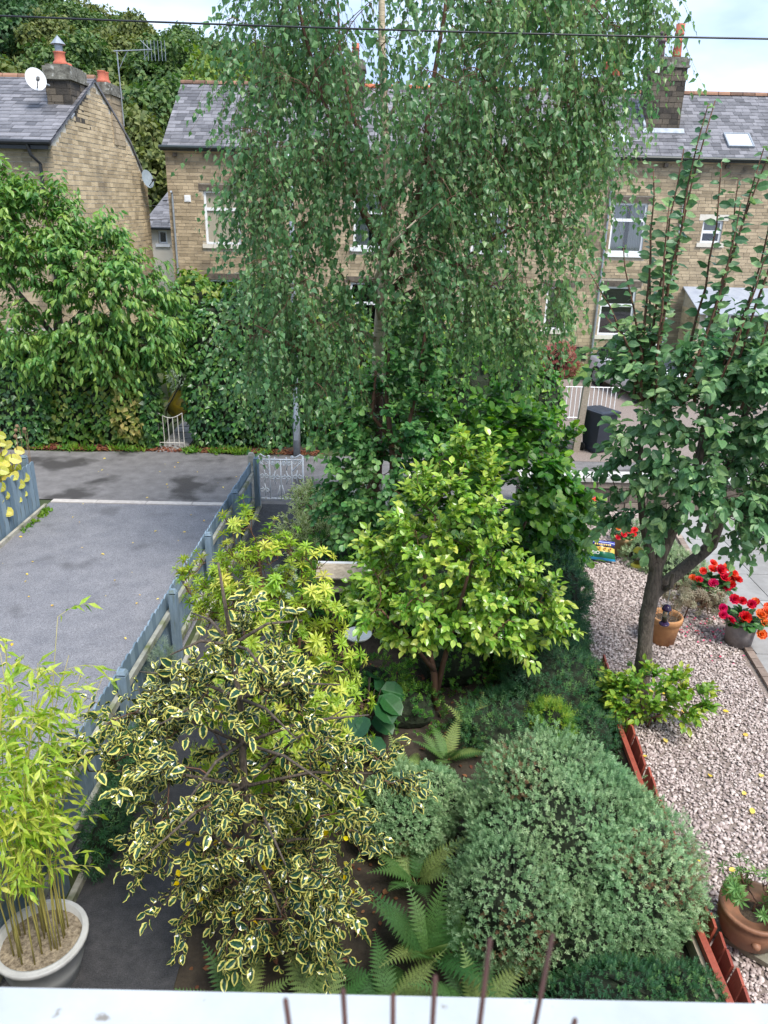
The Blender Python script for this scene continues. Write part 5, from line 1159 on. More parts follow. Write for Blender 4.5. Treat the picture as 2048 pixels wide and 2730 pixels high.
# --- generic leafy tree or shrub
def shrub(name, base, label, cat, limbs, ells, natt, per, nleaf, T, size, lmt, wmt, npart, Lr=(.2, .45), droop=.1, ang=.9, sag=.2, upb=.8, shell=.3, outw=.6, rbias=0.0, up=.25, lift=.35, tip=.004, tw=.0025, rfun=None, jit=.25, trunkmat=None, var=.25, face=0.0):
    t = thing(name, base, label, cat)
    b = MB()
    for p, r_ in limbs:
        if r_[0] > .045: rough_limb(b, p, r_)
        else: b.tube(p, r_, 9)
    b.build('trunk' if cat == 'tree' else 'stems', trunkmat or wmt, t, True)
    att = ell_points(ells, natt, shell); br = grow([(l[0], None) for l in limbs], att, lift, tip)
    wood('branches', br, wmt, t)
    P0, D0 = from_branches(br, per, .3); n = len(P0); ctr = np.mean(np.array(ells)[:, :3], 0)
    d = nrm(D0*.5+nrm(P0-ctr)*outw+np.array([0, 0, up])+rng.normal(size=(n, 3))*.35); Ln = rng.uniform(*Lr, n)
    P, D, N, S, arc = twigs(P0, d, Ln, nleaf, droop, ang, size, var, sag, upb, jit=jit)
    if face: N = nrm(N+face*nrm(P-ctr)+np.array([0, -face*.3, 0]))
    twig_mesh('twigs', arc, tw, tw*.4, wmt, t)
    tipb = np.tile(np.linspace(-.15, .25, nleaf), n)
    r_ = (rng.random(len(P))*.65+np.repeat(rng.random(n), nleaf)*.25+rbias+tipb).clip(0, 1)
    if rfun is not None: r_ = rfun(P, r_)
    ok = P[:, 2] > .02
    leaves('foliage', T, P[ok], D[ok], N[ok], S[ok], r_[ok], lmt, t, npart)
    return t
# pruned round leaved tree in front of the birch trunk
shrub('pruned_plum_tree', (.1, 10.3, 0), 'pruned round leaved tree growing in front of birch trunk', 'tree',
      [([(.15, 10.4, -.1), (.13, 10.35, 1.2), (.1, 10.3, 2.2), (.0, 10.25, 3.0), (.02, 10.2, 3.7)], [.05, .045, .04, .03, .018]), ([(.12, 10.35, 1.9), (.3, 10.2, 2.6), (.42, 10.15, 3.3), (.5, 10.15, 4.05)], [.035, .03, .026, .02]), ([(.1, 10.3, 2.4), (-.2, 10.2, 2.8), (-.15, 10.2, 3.4)], [.03, .024, .016]), ([(.13, 10.35, .9), (-.3, 10.2, 1.2), (-.6, 10.1, 1.35)], [.028, .02, .012])],
      [(.1, 10.15, 2.7, .65, .5, .7), (.3, 10.15, 3.5, .45, .4, .55), (0, 10.1, 1.85, .6, .45, .5), (-.5, 10.1, 1.3, .42, .35, .4), (-.5, 10.2, 2.4, .45, .4, .4), (-.45, 10.2, 1.8, .4, .35, .35), (.45, 10.0, 2.2, .4, .35, .5)], 150, 4, 8, RO, .088, lm_plum, m_twig, 260, (.15, .4), .12, .95, .3, .7, .2, face=.35)
# hazel behind the camellia
shrub('hazel_bush', (1.75, 10.4, 0), 'broad leaved hazel bush behind the bright camellia', 'bush',
      [([(1.7, 10.5, -.1), (1.6, 10.4, .9), (1.5, 10.3, 1.8)], [.03, .025, .014]), ([(1.75, 10.5, -.1), (2.0, 10.4, .9), (2.2, 10.3, 1.8)], [.03, .025, .014]), ([(1.7, 10.5, 0), (1.1, 10.3, 1.0), (.9, 10.2, 1.8)], [.025, .02, .012])],
      [(1.6, 10.2, 1.7, 1.0, .6, .9), (2.2, 10.1, 1.5, .55, .5, .7), (1.0, 10.2, 1.8, .5, .45, .7), (2.2, 10.3, .7, .7, .5, .5), (1.3, 10.2, 2.7, .7, .4, .45), (2.0, 10.2, 2.4, .55, .4, .45)], 170, 4, 7, RO, .12, lm_hazel, m_twigd, 260, (.2, .45), .15, .9, .25, .9, .3, face=.4)
# apple tree at the right
ap_limbs = [([(2.9, 7.2, -.1), (2.89, 7.22, .35), (2.87, 7.25, .8), (2.85, 7.3, 1.23), (2.88, 7.35, 1.61), (2.9, 7.4, 1.92)], [.115, .095, .086, .083, .082, .066]),
            ([(2.89, 7.36, 1.5), (3.05, 7.45, 1.62), (3.32, 7.6, 1.77), (3.65, 7.8, 1.96), (3.74, 7.9, 2.26), (3.72, 8.0, 2.61), (3.8, 8.0, 3.2), (3.9, 8.0, 4.0)], [.07, .07, .068, .068, .06, .05, .04, .025]),
            ([(2.9, 7.4, 1.85), (3.01, 7.45, 2.17), (3.11, 7.5, 2.52), (3.2, 7.5, 3.1), (3.2, 7.5, 4.0)], [.068, .055, .05, .042, .028]),
            ([(2.88, 7.38, 1.8), (2.7, 7.4, 2.3), (2.55, 7.4, 2.9), (2.5, 7.4, 3.6)], [.05, .042, .034, .02]),
            ([(3.70, 7.9, 2.15), (3.95, 7.95, 2.45), (4.2, 8.0, 2.75), (4.6, 8, 3.2)], [.055, .05, .045, .03])]
ael = [(3.0, 7.4, 3.6, 1.0, .8, .8), (2.5, 7.35, 3.4, .42, .45, .65), (3.7, 7.5, 3.4, .8, .7, .9), (2.9, 7.2, 4.1, .8, .7, .4), (3.7, 7.3, 4.05, .7, .6, .45), (2.55, 7.2, 2.7, .36, .36, .35), (3.95, 7.3, 2.5, .35, .35, .45), (3.3, 7.0, 3.0, .7, .4, .5)]
AO = (.13, .3, -.05)
def mv(p): return (p[0]+AO[0], p[1]+AO[1], p[2]+AO[2])
ap_limbs = [([mv(p) for p in l], r_) for l, r_ in ap_limbs]; ael = [mv(e)+tuple(e[3:]) for e in ael]
apple = shrub('apple_tree', (3.03, 7.5, 0), 'old apple tree on gravel with upright pruned shoots', 'tree', ap_limbs, ael, 220, 4, 8, RA, .088, lm_apple, m_twigd, 300, (.15, .45), .12, .95, .3, .75, .25, trunkmat=m_bark, face=.18, var=.5, jit=.4)
# upright water shoots of the apple tree (x, y, z base -> top)
SH = []
for (x0, x1, zt, y0) in ((2.35, 2.19, 5.89, 7.3), (2.45, 2.43, 6.01, 7.3), (2.4, 2.52, 5.94, 7.4), (2.55, 2.65, 6.41, 7.3), (2.5, 2.56, 6.39, 7.25), (2.75, 2.80, 5.94, 7.3), (2.8, 3.09, 6.05, 7.2), (2.9, 3.2, 6.2, 7.2), (2.7, 2.95, 5.6, 7.1), (2.45, 1.77, 4.95, 7.3), (2.5, 2.02, 5.2, 7.3), (2.6, 2.3, 5.4, 7.5), (3.1, 3.35, 5.9, 7.3), (3.2, 3.5, 6.3, 7.2), (3.0, 3.25, 5.3, 7.0), (2.95, 3.0, 5.8, 7.4), (3.4, 3.75, 6.2, 7.3), (2.4, 1.9, 4.6, 7.2), (3.3, 3.45, 5.5, 7.0), (2.55, 2.35, 5.6, 7.2), (3.6, 4.0, 6.0, 7.3)):
    SH.append((mv((x0, y0, 3.75)), mv((x1, y0-.1, zt))))
b = MB(); PP = []; DD = []; NN = []; SS = []
for a, c in SH:
    a, c = np.array(a), np.array(c); k = 9; t_ = np.linspace(0, 1, k)[:, None]; bow = np.array([random.uniform(-.12, .12), 0, 0])*np.sin(t_*math.pi); p = a+(c-a)*t_+bow+rng.normal(size=(k, 3))*.008
    b.tube([tuple(q) for q in p], list(np.linspace(.017, .005, k)), 5)
    m = int(np.linalg.norm(c-a)/.045); tt = np.linspace(.05, 1, m); pos = np.column_stack([np.interp(tt, t_[:, 0], p[:, j]) for j in range(3)])
    ph = np.arange(m)*2.4+random.random()*6; rad = np.column_stack([np.cos(ph), np.sin(ph), rng.uniform(-.15, .45, m)])
    PP.append(pos); DD.append(nrm(rad)); NN.append(nrm(np.array([0, -.75, .6])+rng.normal(size=(m, 3))*.5)); SS.append(.122*rng.uniform(.6, 1.25, m)*np.interp(tt, [0, .85, 1], [1, .95, .6]))
b.build('water_shoots', m_twig, apple, True)
PP, DD, NN, SS = map(np.concatenate, (PP, DD, NN, SS)); leaves('shoot_leaves', OV, PP, DD, NN, SS, rng.random(len(PP)), lm_apple, apple)
b = MB(); b.tube([mv(p) for p in ((3.66, 7.85, 2.0), (3.52, 7.7, 2.1), (3.53, 7.65, 2.4), (3.57, 7.65, 2.62))], [.035, .035, .03, .028], 7); b.build('sawn_stub', m_conc, apple); b = MB(); b.tube([mv(p) for p in ((3.02, 7.42, 1.55), (3.05, 7.28, 1.68), (3.04, 7.26, 1.85))], [.035, .03, .02], 7); b.build('dead_stub', m_bark, apple)
# bird feeders hanging in the apple tree
def feeder(c, h, r_, mt_, label, hang):
    t = thing('bird_feeder', c, label, 'bird feeder'); x, y, z = c
    b = MB(); b.lathe((x, y, z+h*.18), [(r_*.8, 0), (r_*.8, h*.6)], 14); b.build('tube', m_clear, t, True)
    b = MB(); b.lathe((x, y, z+h*.19), [(r_*.68, 0), (r_*.68, h*.22), (0, h*.24)], 12); b.build('seed', m_seed, t)
    b = MB(); b.lathe((x, y, z+h*.76), [(r_*1.25, 0), (r_*1.2, h*.05), (r_*.7, h*.2), (0, h*.24)], 16); b.build('cap', mt_, t, True)
    b = MB(); b.lathe((x, y, z), [(r_*.9, 0), (r_*1.3, h*.05), (r_*1.3, h*.1), (r_*1.1, h*.1), (r_*.9, h*.18), (0, h*.18)], 16); b.build('base', mt_, t, True)
    b = MB(); b.tube([(x, y, z+h), hang], .003, 4); b.build('hanger', m_metal, t)
feeder((2.9, 7.95, 1.68), .25, .05, m_yelp, 'yellow capped bird feeder hanging left of the trunk', (2.88, 7.8, 2.3))
feeder((3.25, 7.75, 1.04), .27, .045, m_purp, 'purple capped bird feeder hanging right of the trunk', (3.28, 7.82, 1.6))

# --- camellia
shrub('camellia_bush', (.62, 7.5, 0), 'bright yellow green glossy camellia in centre of garden', 'bush',
      [([(.66, 7.5, -.1), (.62, 7.52, .45), (.5, 7.6, .95), (.45, 7.6, 1.6), (.55, 7.6, 2.4)], [.045, .04, .03, .025, .012]), ([(.64, 7.5, .1), (.72, 7.55, .6), (.85, 7.6, 1.2), (1.0, 7.7, 1.9)], [.035, .032, .025, .012]), ([(.62, 7.52, .5), (.3, 7.4, 1.0), (.0, 7.3, 1.4)], [.028, .02, .012])],
      [(.65, 7.6, 1.6, .95, .75, .65), (.75, 7.7, 2.3, .6, .55, .55), (.85, 7.7, 2.8, .32, .32, .38), (0.15, 7.4, 1.4, .45, .5, .45), (1.35, 7.5, 1.45, .55, .55, .55), (1.7, 7.6, 1.2, .4, .4, .35)], 190, 4, 8, OV, .092, lm_cam, m_twig, 300, (.12, .32), .1, .85, .12, .9, .35, rbias=.08, face=.45)
# --- pieris, rosettes of yellow green leaves
ROS = []
for sd_ in range(3):
    it = []
    for k in range(13):
        a = k*2.4; el = .15+.95*(k/12)**1.3+random.uniform(-.1, .1); it.append((leaf_t([(0, 0), (.55, .135), (1, 0)], .25, .35), Matrix.Rotation(a, 4, 'Z') @ Matrix.Rotation(el, 4, 'X') @ Matrix.Scale(1-.35*(k/12), 4)))
    ROS.append(merge_t(it))
def rosette_shrub(name, base, label, ells, natt, size, lmt, wmt, npart, limbs, per=4, T=None, rb=0.0):
    t = thing(name, base, label, 'bush'); b = MB()
    for p, r_ in limbs: b.tube(p, r_, 7)
    b.build('stems', wmt, t, True)
    att = ell_points(ells, natt, .3); br = grow([(l[0], None) for l in limbs], att, .3, .004); wood('branches', br, wmt, t)
    P0, D0 = from_branches(br, per, .4); n = len(P0); ctr = np.mean(np.array(ells)[:, :3], 0)
    d = nrm(nrm(P0-ctr)*.7+np.array([0, -.1, .55])+D0*.3+rng.normal(size=(n, 3))*.35); Ln = rng.uniform(.04, .2, n); P = P0+d*Ln[:, None]
    arc = P0[:, None]+(P-P0)[:, None]*np.linspace(0, 1, 4)[None, :, None]; twig_mesh('twigs', arc, .004, .003, wmt, t)
    # template axis of a rosette is +Z: give it as the normal
    Dd = nrm(np.cross(d, rdir(n))); leaves('foliage', T or ROS[0], P, Dd, d, size*rng.uniform(.7, 1.3, n), (rng.random(n)*.8+.12+rb).clip(0, 1), lmt, t, npart, 'leaf_rosette'); return t
rosette_shrub('pieris_bush', (-1.0, 6.2, 0), 'yellow green pieris with rosette leaves behind the holly', [(-1.0, 6.1, 1.35, .75, .6, .8), (-.95, 6.3, 2.2, .5, .4, .45), (-1.2, 6.4, 2.65, .22, .22, .3), (-.72, 6.1, 1.9, .35, .35, .55), (-1.35, 6.5, 1.9, .4, .35, .5), (-.55, 5.9, 1.0, .45, .4, .5), (-1.6, 6.6, 2.0, .35, .35, .42), (-.8, 6.2, 2.4, .2, .2, .25), (-1.0, 5.5, 1.2, .75, .4, .7), (-.6, 5.3, .8, .5, .4, .5)], 360, .088, lm_pier, m_twig, 300,
              [([(-1.0, 6.2, -.1), (-1.0, 6.2, .8), (-1.05, 6.25, 1.7), (-1.15, 6.35, 2.6)], [.035, .03, .022, .01]), ([(-1.0, 6.2, .3), (-.8, 6.15, 1.2), (-.72, 6.15, 2.2)], [.028, .022, .01]), ([(-1.0, 6.2, .4), (-1.3, 6.4, 1.2), (-1.5, 6.5, 1.9)], [.026, .02, .01])], 4)
# --- variegated holly in front
HX = -.1
hs = [(-.82, 4.3, -.1), (-.83, 4.32, .8), (-.86, 4.35, 1.55), (-.86, 4.42, 2.2), (-.92, 4.48, 2.8), (-.97, 4.5, 3.3)]
hs = [(p[0]+HX, p[1], p[2]) for p in hs]
hl = [(hs, [.04, .035, .03, .024, .016, .007])]
for (z, k0, nb, ln_) in ((1.0, .3, 5, .75), (1.6, 0, 6, 1.0), (1.95, .5, 5, .9), (2.3, .2, 5, .7), (2.7, .6, 4, .5)):
    c = np.array([np.interp(z, [p[2] for p in hs], [p[j] for p in hs]) for j in range(3)])
    for k in range(nb):
        a = k0+2*math.pi*k/nb+random.uniform(-.25, .25); l_ = ln_*random.uniform(.8, 1.15); e = np.array([math.cos(a), math.sin(a)*.8, .12])
        hl.append(([tuple(c), tuple(c+e*l_*.5+np.array([0, 0, .06])), tuple(c+e*l_+np.array([0, 0, -.02]))], [.014, .01, .005]))
holly = shrub('variegated_holly', (-.82, 4.3, 0), 'variegated holly with dark gold edged leaves at front', 'bush', hl,
      [(-.95, 4.35, 1.2, .85, .6, .6), (-.95, 4.4, 1.9, .8, .55, .5), (-.97, 4.45, 2.45, .5, .38, .3), (-1.0, 4.5, 2.95, .18, .18, .25), (-.85, 4.2, .75, .7, .45, .4), (-.3, 4.4, 1.6, .45, .35, .25), (-1.75, 4.5, 1.9, .4, .35, .25)], 185, 4, 9, HO, .068, lm_holly, m_twig, 300, (.14, .32), .12, .95, .1, .55, .3, trunkmat=m_bark, outw=.5, up=.12, face=.25, jit=.5, var=.45)
n = 34; P = ell_points([(-.75, 4.15, 1.1, .7, .4, .5)], n, .6); leaves('yellow_leaves', OV, P, rdir(n), nrm(np.array([0, -.5, 1.])+rng.normal(size=(n, 3))*.4), rng.uniform(.05, .07, n), rng.random(n), lm_hollyy, holly, 30)
# --- hebe domes
it = []
for k in range(6):
    for s_ in (0, math.pi):
        it.append((leaf2(.45, .2), Matrix.Translation((0, 0, .12*k)) @ Matrix.Rotation(k*math.pi/2*1.05+s_, 4, 'Z') @ Matrix.Rotation(.35+.12*k, 4, 'X') @ Matrix.Scale(.42-.03*k, 4)))
HEB = merge_t(it)
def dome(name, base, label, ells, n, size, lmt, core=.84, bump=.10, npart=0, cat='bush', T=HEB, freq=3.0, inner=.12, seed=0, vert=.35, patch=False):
    t = thing(name, base, label, cat); blob_core('dark_shade_core', ells, m_core, t, core)
    P, N = ell_surface(ells, n, inner, bump, freq, seed); ok = P[:, 2] > .02; P, N = P[ok], N[ok]; k = len(P)
    d = nrm(N+np.array([0, 0, vert])+rng.normal(size=(k, 3))*.38); 
    pn = np.sin(P @ np.array([3.1, 2.3, 4.7])+seed)+np.sin(P @ np.array([-2.2, 4.9, 1.7])+1.3)+np.sin(P @ np.array([5.3, -1.9, 2.9])+2.1)
    rr = (rng.random(k)*.85+.1+.05*pn).clip(.07, 1)
    if patch: rr = np.where((pn > 1.25) & (rng.random(k) < .22), 0, rr)
    leaves('foliage', T, P, nrm(np.cross(d, rdir(k))), d, size*rng.uniform(.6, 1.4, k), rr, lmt, t, npart, 'sprig'); return t
dome('hebe_bush', (1.5, 4.95, 0), 'big clipped grey green hebe dome at lower right', [(1.55, 5.05, .35, .88, .85, .86), (1.05, 4.5, .35, .5, .5, .6), (2.0, 4.6, .3, .55, .5, .6), (1.5, 4.4, .2, .6, .45, .5), (1.9, 5.2, .4, .55, .6, .65), (2.2, 4.85, .3, .55, .6, .68), (1.5, 5.4, .45, .75, .5, .85)], 38000, .052, lm_hebe, core=.76, npart=300, bump=.12, inner=.2, freq=4.5, patch=True)
dome('small_hebe', (.25, 5.5, 0), 'small rounded grey green hebe left of the big dome', [(.2, 5.45, .35, .42, .38, .4), (.5, 5.6, .35, .3, .3, .35)], 7000, .056, lm_hebe, core=.78, npart=120, seed=2, bump=.18, patch=True)
dome('box_shrub', (1.9, 3.75, 0), 'low small leaved box shrub against the window sill', [(1.75, 3.75, .15, .65, .35, .38), (2.15, 3.8, .15, .35, .3, .35)], 5000, .05, lm_dark, seed=4, T=HEB)
# feathery dark shrubs along the gravel
it = []
for k in range(11):
    it.append((leaf2(.4, .1), Matrix.Translation((0, 0, .09*k)) @ Matrix.Rotation(k*2.4, 4, 'Z') @ Matrix.Rotation(.7, 4, 'X') @ Matrix.Scale(.5-.03*k, 4)))
FEA = merge_t(it)
dome('heath_shrub', (1.9, 7.6, 0), 'low feathery dark green shrub beside the red edging', [(2.05, 7.7, .2, .62, .8, .5), (1.5, 7.0, .1, .7, .55, .35), (2.2, 8.7, .25, .5, .7, .55), (2.35, 6.9, .1, .25, .4, .3)], 9000, .085, lm_dark, core=.8, bump=.16, T=FEA, freq=4)
dome('privet_shrub', (2.6, 11, 0), 'dark green shrub along the far gravel edge', [(2.45, 9.9, .35, .5, .8, .65), (2.65, 11.2, .35, .5, .9, .6), (2.85, 12.7, .3, .5, .8, .55)], 8000, .10, lm_dark, core=.8, bump=.18, T=HEB, freq=3.5)
dome('pale_heath', (1.9, 6.75, 0), 'pale yellow green tuft among the dark feathery shrub', [(1.85, 6.85, .3, .22, .2, .3)], 900, .09, lm_skim, core=.6, bump=.2, T=FEA, freq=5)
# skimmia round the apple trunk
shrub('skimmia_bush', (3.0, 7.3, 0), 'yellowish green skimmia round the foot of apple trunk', 'bush', [([(3.02, 7.33, -.05), (2.97, 7.28, .3), (2.87, 7.23, .5)], [.012, .01, .006]), ([(3.12, 7.33, -.05), (3.27, 7.28, .3), (3.42, 7.28, .5)], [.012, .01, .006]), ([(3.07, 7.28, -.05), (3.02, 7.08, .25), (3.07, 6.93, .4)], [.012, .01, .006])],
      [(3.02, 7.28, .4, .45, .42, .28), (3.37, 7.23, .42, .3, .3, .22), (2.82, 7.23, .35, .25, .3, .25)], 55, 4, 7, OV, .078, lm_skim, m_twig, 200, (.1, .22), .05, .8, .0, 1.0, .3, rbias=.05)
# --- bamboo in the round planter
bm = thing('bamboo', (-2.47, 4.08, .35), 'lime green bamboo with thin canes at left edge', 'bamboo'); P0 = []; D0 = []
for k in range(26):
    a = random.random()*6.28; r1 = .2*random.random()**.5; h = random.uniform(1.6, 2.65); ln = np.array([random.uniform(-.35, .5), random.uniform(-.25, .45), 0])
    p = np.array([[-2.47+r1*math.cos(a), 4.08+r1*math.sin(a), .33]])+np.array([0, 0, h])*np.linspace(0, 1, 8)[:, None]+ln*(np.linspace(0, 1, 8)**2)[:, None]
    b = MB(); b.tube([tuple(q) for q in p], list(np.linspace(.0062, .0018, 8)), 6); b.build('cane', m_bamb, bm, True)
    for j in range(14):
        t_ = random.uniform(.38, 1.0); i = min(int(t_*7), 6); f = t_*7-i; P0.append(p[i]*(1-f)+p[i+1]*f); D0.append([random.gauss(0, 1), random.gauss(0, 1), .5])
P0, D0 = np.array(P0), np.array(D0); P, D, N, S, arc = twigs(P0, D0, rng.uniform(.12, .34, len(P0)), 7, .35, .8, .095, .45, .3, .8, jit=.6)
twig_mesh('twigs', arc, .0018, .001, m_bamb, bm); leaves('foliage', LN, P, D, N, S, (rng.random(len(P))*.9).clip(0, 1), lm_bam, bm, 300)
# --- ferns
def frond_t(bend, npairs=17):
    """one arching frond along +Y; pinnae cut into pinnules"""
    pin = []
    for k in range(7):
        for s_ in (-1, 1): pin.append((leaf2(.45, .24), Matrix.Translation((0, .12*k+.06, 0)) @ Matrix.Rotation(-s_*1.1, 4, 'Z') @ Matrix.Scale(.26*(1-.1*k), 4)))
    pin.append((leaf_t([(0, 0), (.5, .08), (1, 0)], .1, .1), Matrix.Translation((0, 0, 0)) @ Matrix.Scale(1.0, 4))); PIN = merge_t(pin)
    it = []
    for k in range(npairs):
        t_ = .16+.82*k/(npairs-1); w = .21*math.sin(math.pi*min(1, (t_*.9+.08)))**.8*(1.08-t_)**.55+.02
        y = math.sin(bend*t_)/bend; z = -(1-math.cos(bend*t_))/bend
        for s_ in (-1, 1): it.append((PIN, Matrix.Translation((0, y, z)) @ Matrix.Rotation(-bend*t_, 4, 'X') @ Matrix.Rotation(-s_*1.2, 4, 'Z') @ Matrix.Rotation(s_*.0+random.uniform(-.15, .15), 4, 'Y') @ Matrix.Scale(w, 4)))
    for k in range(10):
        t0, t1 = k/10, (k+1)/10; q = leaf_t([(0, .006), (1, .005)], 0, 0); y = math.sin(bend*t0)/bend; z = -(1-math.cos(bend*t0))/bend
        it.append((q, Matrix.Translation((0, y, z)) @ Matrix.Rotation(-bend*(t0+.05), 4, 'X') @ Matrix.Diagonal((1, .1, 1, 1))))
    return merge_t(it)
FR = [frond_t(b_) for b_ in (.5, .9, 1.3)]
FRM = []
for T in FR:
    for rv in (.15, .5, .9):
        me = bpy.data.meshes.new('frond'); lp = [q for f in T.f for q in f]; setmesh(me, T.v, lp, np.cumsum([0]+[len(f) for f in T.f[:-1]]), {'rnd': np.full(len(T.v), rv)+rng.normal(size=len(T.v))*.03, 'edge': T.e}); me.materials.append(lm_fern); FRM.append(me)
def fern(c, n, size, label, el=(.7, 1.25), azr=(0, 6.28)):
    t = thing('fern', c, label, 'fern')
    for k in range(n):
        a = azr[0]+(azr[1]-azr[0])*(k+random.uniform(.2, .8))/n; s_ = size*random.uniform(.75, 1.15); o = put('frond', random.choice(FRM), t, c, 0, (s_, s_, s_))
        o.rotation_euler = (Matrix.Rotation(a, 3, 'Z') @ Matrix.Rotation(random.uniform(*el), 3, 'X') @ Matrix.Rotation(random.uniform(-.3, .3), 3, 'Y')).to_euler()
fern((.42, 4.25, .02), 10, .78, 'tall fern with upright fronds left of the hebe dome', (.8, 1.35)); fern((.12, 3.85, .02), 11, .6, 'spreading fern low against the window sill', (.4, 1.1))
fern((-.35, 3.7, .02), 12, .62, 'fern under the holly at the bottom edge', (.5, 1.1)); fern((.72, 6.55, .02), 8, .5, 'small fern at the foot of camellia stems', (.6, 1.2)); fern((1.1, 6.9, .02), 8, .5, 'fern right of the camellia stems', (.8, 1.3))
fern((.75, 3.8, .02), 11, .6, 'fern in front of the big hebe dome', (.5, 1.2)); fern((-.95, 3.75, .02), 10, .58, 'fern at the edge of dark path under holly', (.5, 1.1)); fern((.35, 4.95, .02), 8, .65, 'fern between the two hebes', (.8, 1.3)); fern((.3, 6.3, .02), 7, .55, 'brownish fern in the shade before camellia', (.5, 1.0))
# broad dark leaves and ground cover in the shade
bl = thing('broad_leaf_plant', (-.15, 7.0, 0), 'dark plant with very broad leaves below bird table', 'plant'); P = []; D = []; N = []; S = []
for k in range(26):
    a = random.random()*6.28; P.append((-.15+.35*math.cos(a)*random.random(), 7.0+.35*math.sin(a)*random.random(), random.uniform(.15, .6))); D.append((math.cos(a), math.sin(a)-.3, -.3)); N.append((math.cos(a)*.4, -.5, 1)); S.append(random.uniform(.2, .34))
leaves('foliage', RO, np.array(P), np.array(D), np.array(N, float), np.array(S), rng.random(26), lm_hosta, bl, 26); b = MB()
for p in P: b.tube([(-.15, 7.0, 0), (p[0], p[1], p[2])], .006, 4)
b.build('stalks', m_twigd, bl)
dome('geranium_patch', (.3, 7.2, 0), 'low lobed leaf ground cover under the camellia', [(.35, 7.3, .1, .45, .35, .3), (-.1, 7.6, .2, .4, .4, .35), (.9, 8.2, .2, .6, .5, .5)], 1500, .09, lm_hazel, core=.7, T=HEB)
dome('bed_shrubs', (-.6, 9.4, 0), 'mixed green undergrowth behind the bird table', [(-.9, 9.3, .3, .5, .6, .55), (-.2, 9.8, .3, .6, .6, .5), (-.7, 10.8, .3, .6, .7, .55), (.6, 9.2, .3, .7, .7, .6), (1.3, 8.8, .4, .6, .6, .6), (-.3, 12.0, .4, .6, .7, .6)], 6500, .10, lm_hazel, core=.75, bump=.2, T=HEB)
shrub('euonymus_bush', (-1.15, 11.6, 0), 'cream edged euonymus bush beside the white gate', 'bush', [([(-1.15, 11.6, -.05), (-1.15, 11.6, .6), (-1.2, 11.6, 1.0)], [.02, .015, .008])], [(-1.2, 11.5, .6, .42, .45, .55), (-1.0, 11.0, .55, .42, .4, .45), (-1.3, 12.3, .5, .25, .4, .45), (-.8, 11.0, .5, .35, .35, .4)], 150, 4, 8, OV, .066, lm_euon, m_twig, 120, (.12, .3), .05, .8, .0, .9, .3)
rosette_shrub('silver_shrub', (-1.35, 8.9, 0), 'thin silvery grey shrub beside the dark path', [(-1.3, 8.9, .6, .3, .4, .45)], 45, .05, lm_silver, m_twigd, 60, [([(-1.3, 8.9, -.05), (-1.3, 8.9, .6), (-1.25, 8.9, .95)], [.012, .01, .006])], 4)
dome('rosemary', (-2.35, 6.0, 0), 'blue green feathery rosemary at the foot of picket fence', [(-2.42, 6.1, .2, .16, .45, .45), (-2.42, 5.3, .2, .14, .4, .35)], 1500, .10, lm_dark, core=.7, bump=.2, T=FEA, freq=5)
dome('dark_path_plant', (-2.5, 7.6, 0), 'spiky grey green plant against the picket fence', [(-2.5, 7.5, .3, .12, .3, .5)], 500, .09, lm_silver, core=.5, bump=.25, T=FEA, freq=5)
# sedum patch and the little maple near the slabs
dome('sedum_clump', (4.55, 11.5, 0), 'pale grey green sedum clump beyond the apple trunk', [(4.5, 11.6, .1, .5, .5, .32), (4.75, 11.0, .1, .4, .45, .3), (4.4, 12.3, .1, .4, .4, .3)], 3000, .085, lm_sed, core=.8, T=HEB)
rosette_shrub('dwarf_maple', (4.35, 9.75, 0), 'dusky pink dwarf maple between the terracotta pots', [(4.45, 9.65, .32, .33, .25, .16), (4.25, 9.75, .36, .25, .25, .15)], 40, .07, lm_acer, m_twig, 60, [([(4.35, 9.75, -.05), (4.38, 9.72, .2), (4.45, 9.68, .38)], [.012, .01, .006])], 4)
rosette_shrub('bowl_plant', (3.0, 4.5, .3), 'light green leafy plant growing in the brown bowl', [(3.02, 4.5, .48, .2, .2, .09)], 26, .085, leafmat('bowl_plant_leaf', [(0, (.1, .22, .06)), (.7, (.2, .34, .12)), (1, (.42, .42, .1))], .4, .2, rib=(.35, .45, .2)), m_twig, 60, [([(3.0, 4.5, .3), (3.0, 4.5, .42)], [.01, .006]), ([(3.05, 4.45, .3), (3.12, 4.42, .42)], [.01, .006])], 2)
# golden leaved plant behind the left fence
gpnt = thing('golden_plant', (-7.0, 12.4, 0), 'golden broad leaved plant behind the left board fence', 'plant'); b = MB(); P = []; D = []; N = []; S = []
for k in range(9):
    x0, y0 = -6.68+random.uniform(-.3, .2), 12.6+random.uniform(-.6, .6); h = random.uniform(1.2, 1.75); b.tube([(x0, y0, 0), (x0+.05, y0, h)], [.01, .005], 5)
    for j in range(10):
        a = j*2.4; z = h*(.35+.65*j/9); P.append((x0, y0, z)); D.append((math.cos(a), math.sin(a)-.3, -.35)); N.append((random.uniform(-.5, .5), -.9, .7)); S.append(random.uniform(.13, .24))
b.build('stems', m_twig, gpnt); leaves('foliage', RO, np.array(P), np.array(D), np.array(N, float), np.array(S), rng.random(len(P)), lm_yelp, gpnt, 90)
shd = thing('seed_heads', (-6.9, 13.2, 0), 'brown dry seed heads on stalks behind left fence', 'plant')
for k in range(11):
    x0, y0 = -6.85+random.uniform(-.35, .3), 13.3+random.uniform(-.3, .3); h = random.uniform(1.3, 1.6); b = MB(); b.cur = .2; b.tube([(x0, y0, 0), (x0+random.uniform(-.06, .06), y0, h)], .005, 4); b.lathe((x0, y0, h-.03), [(.012, 0), (.035, .03), (.03, .06), (0, .075)], 8); b.build('seed_head', m_dry, shd)

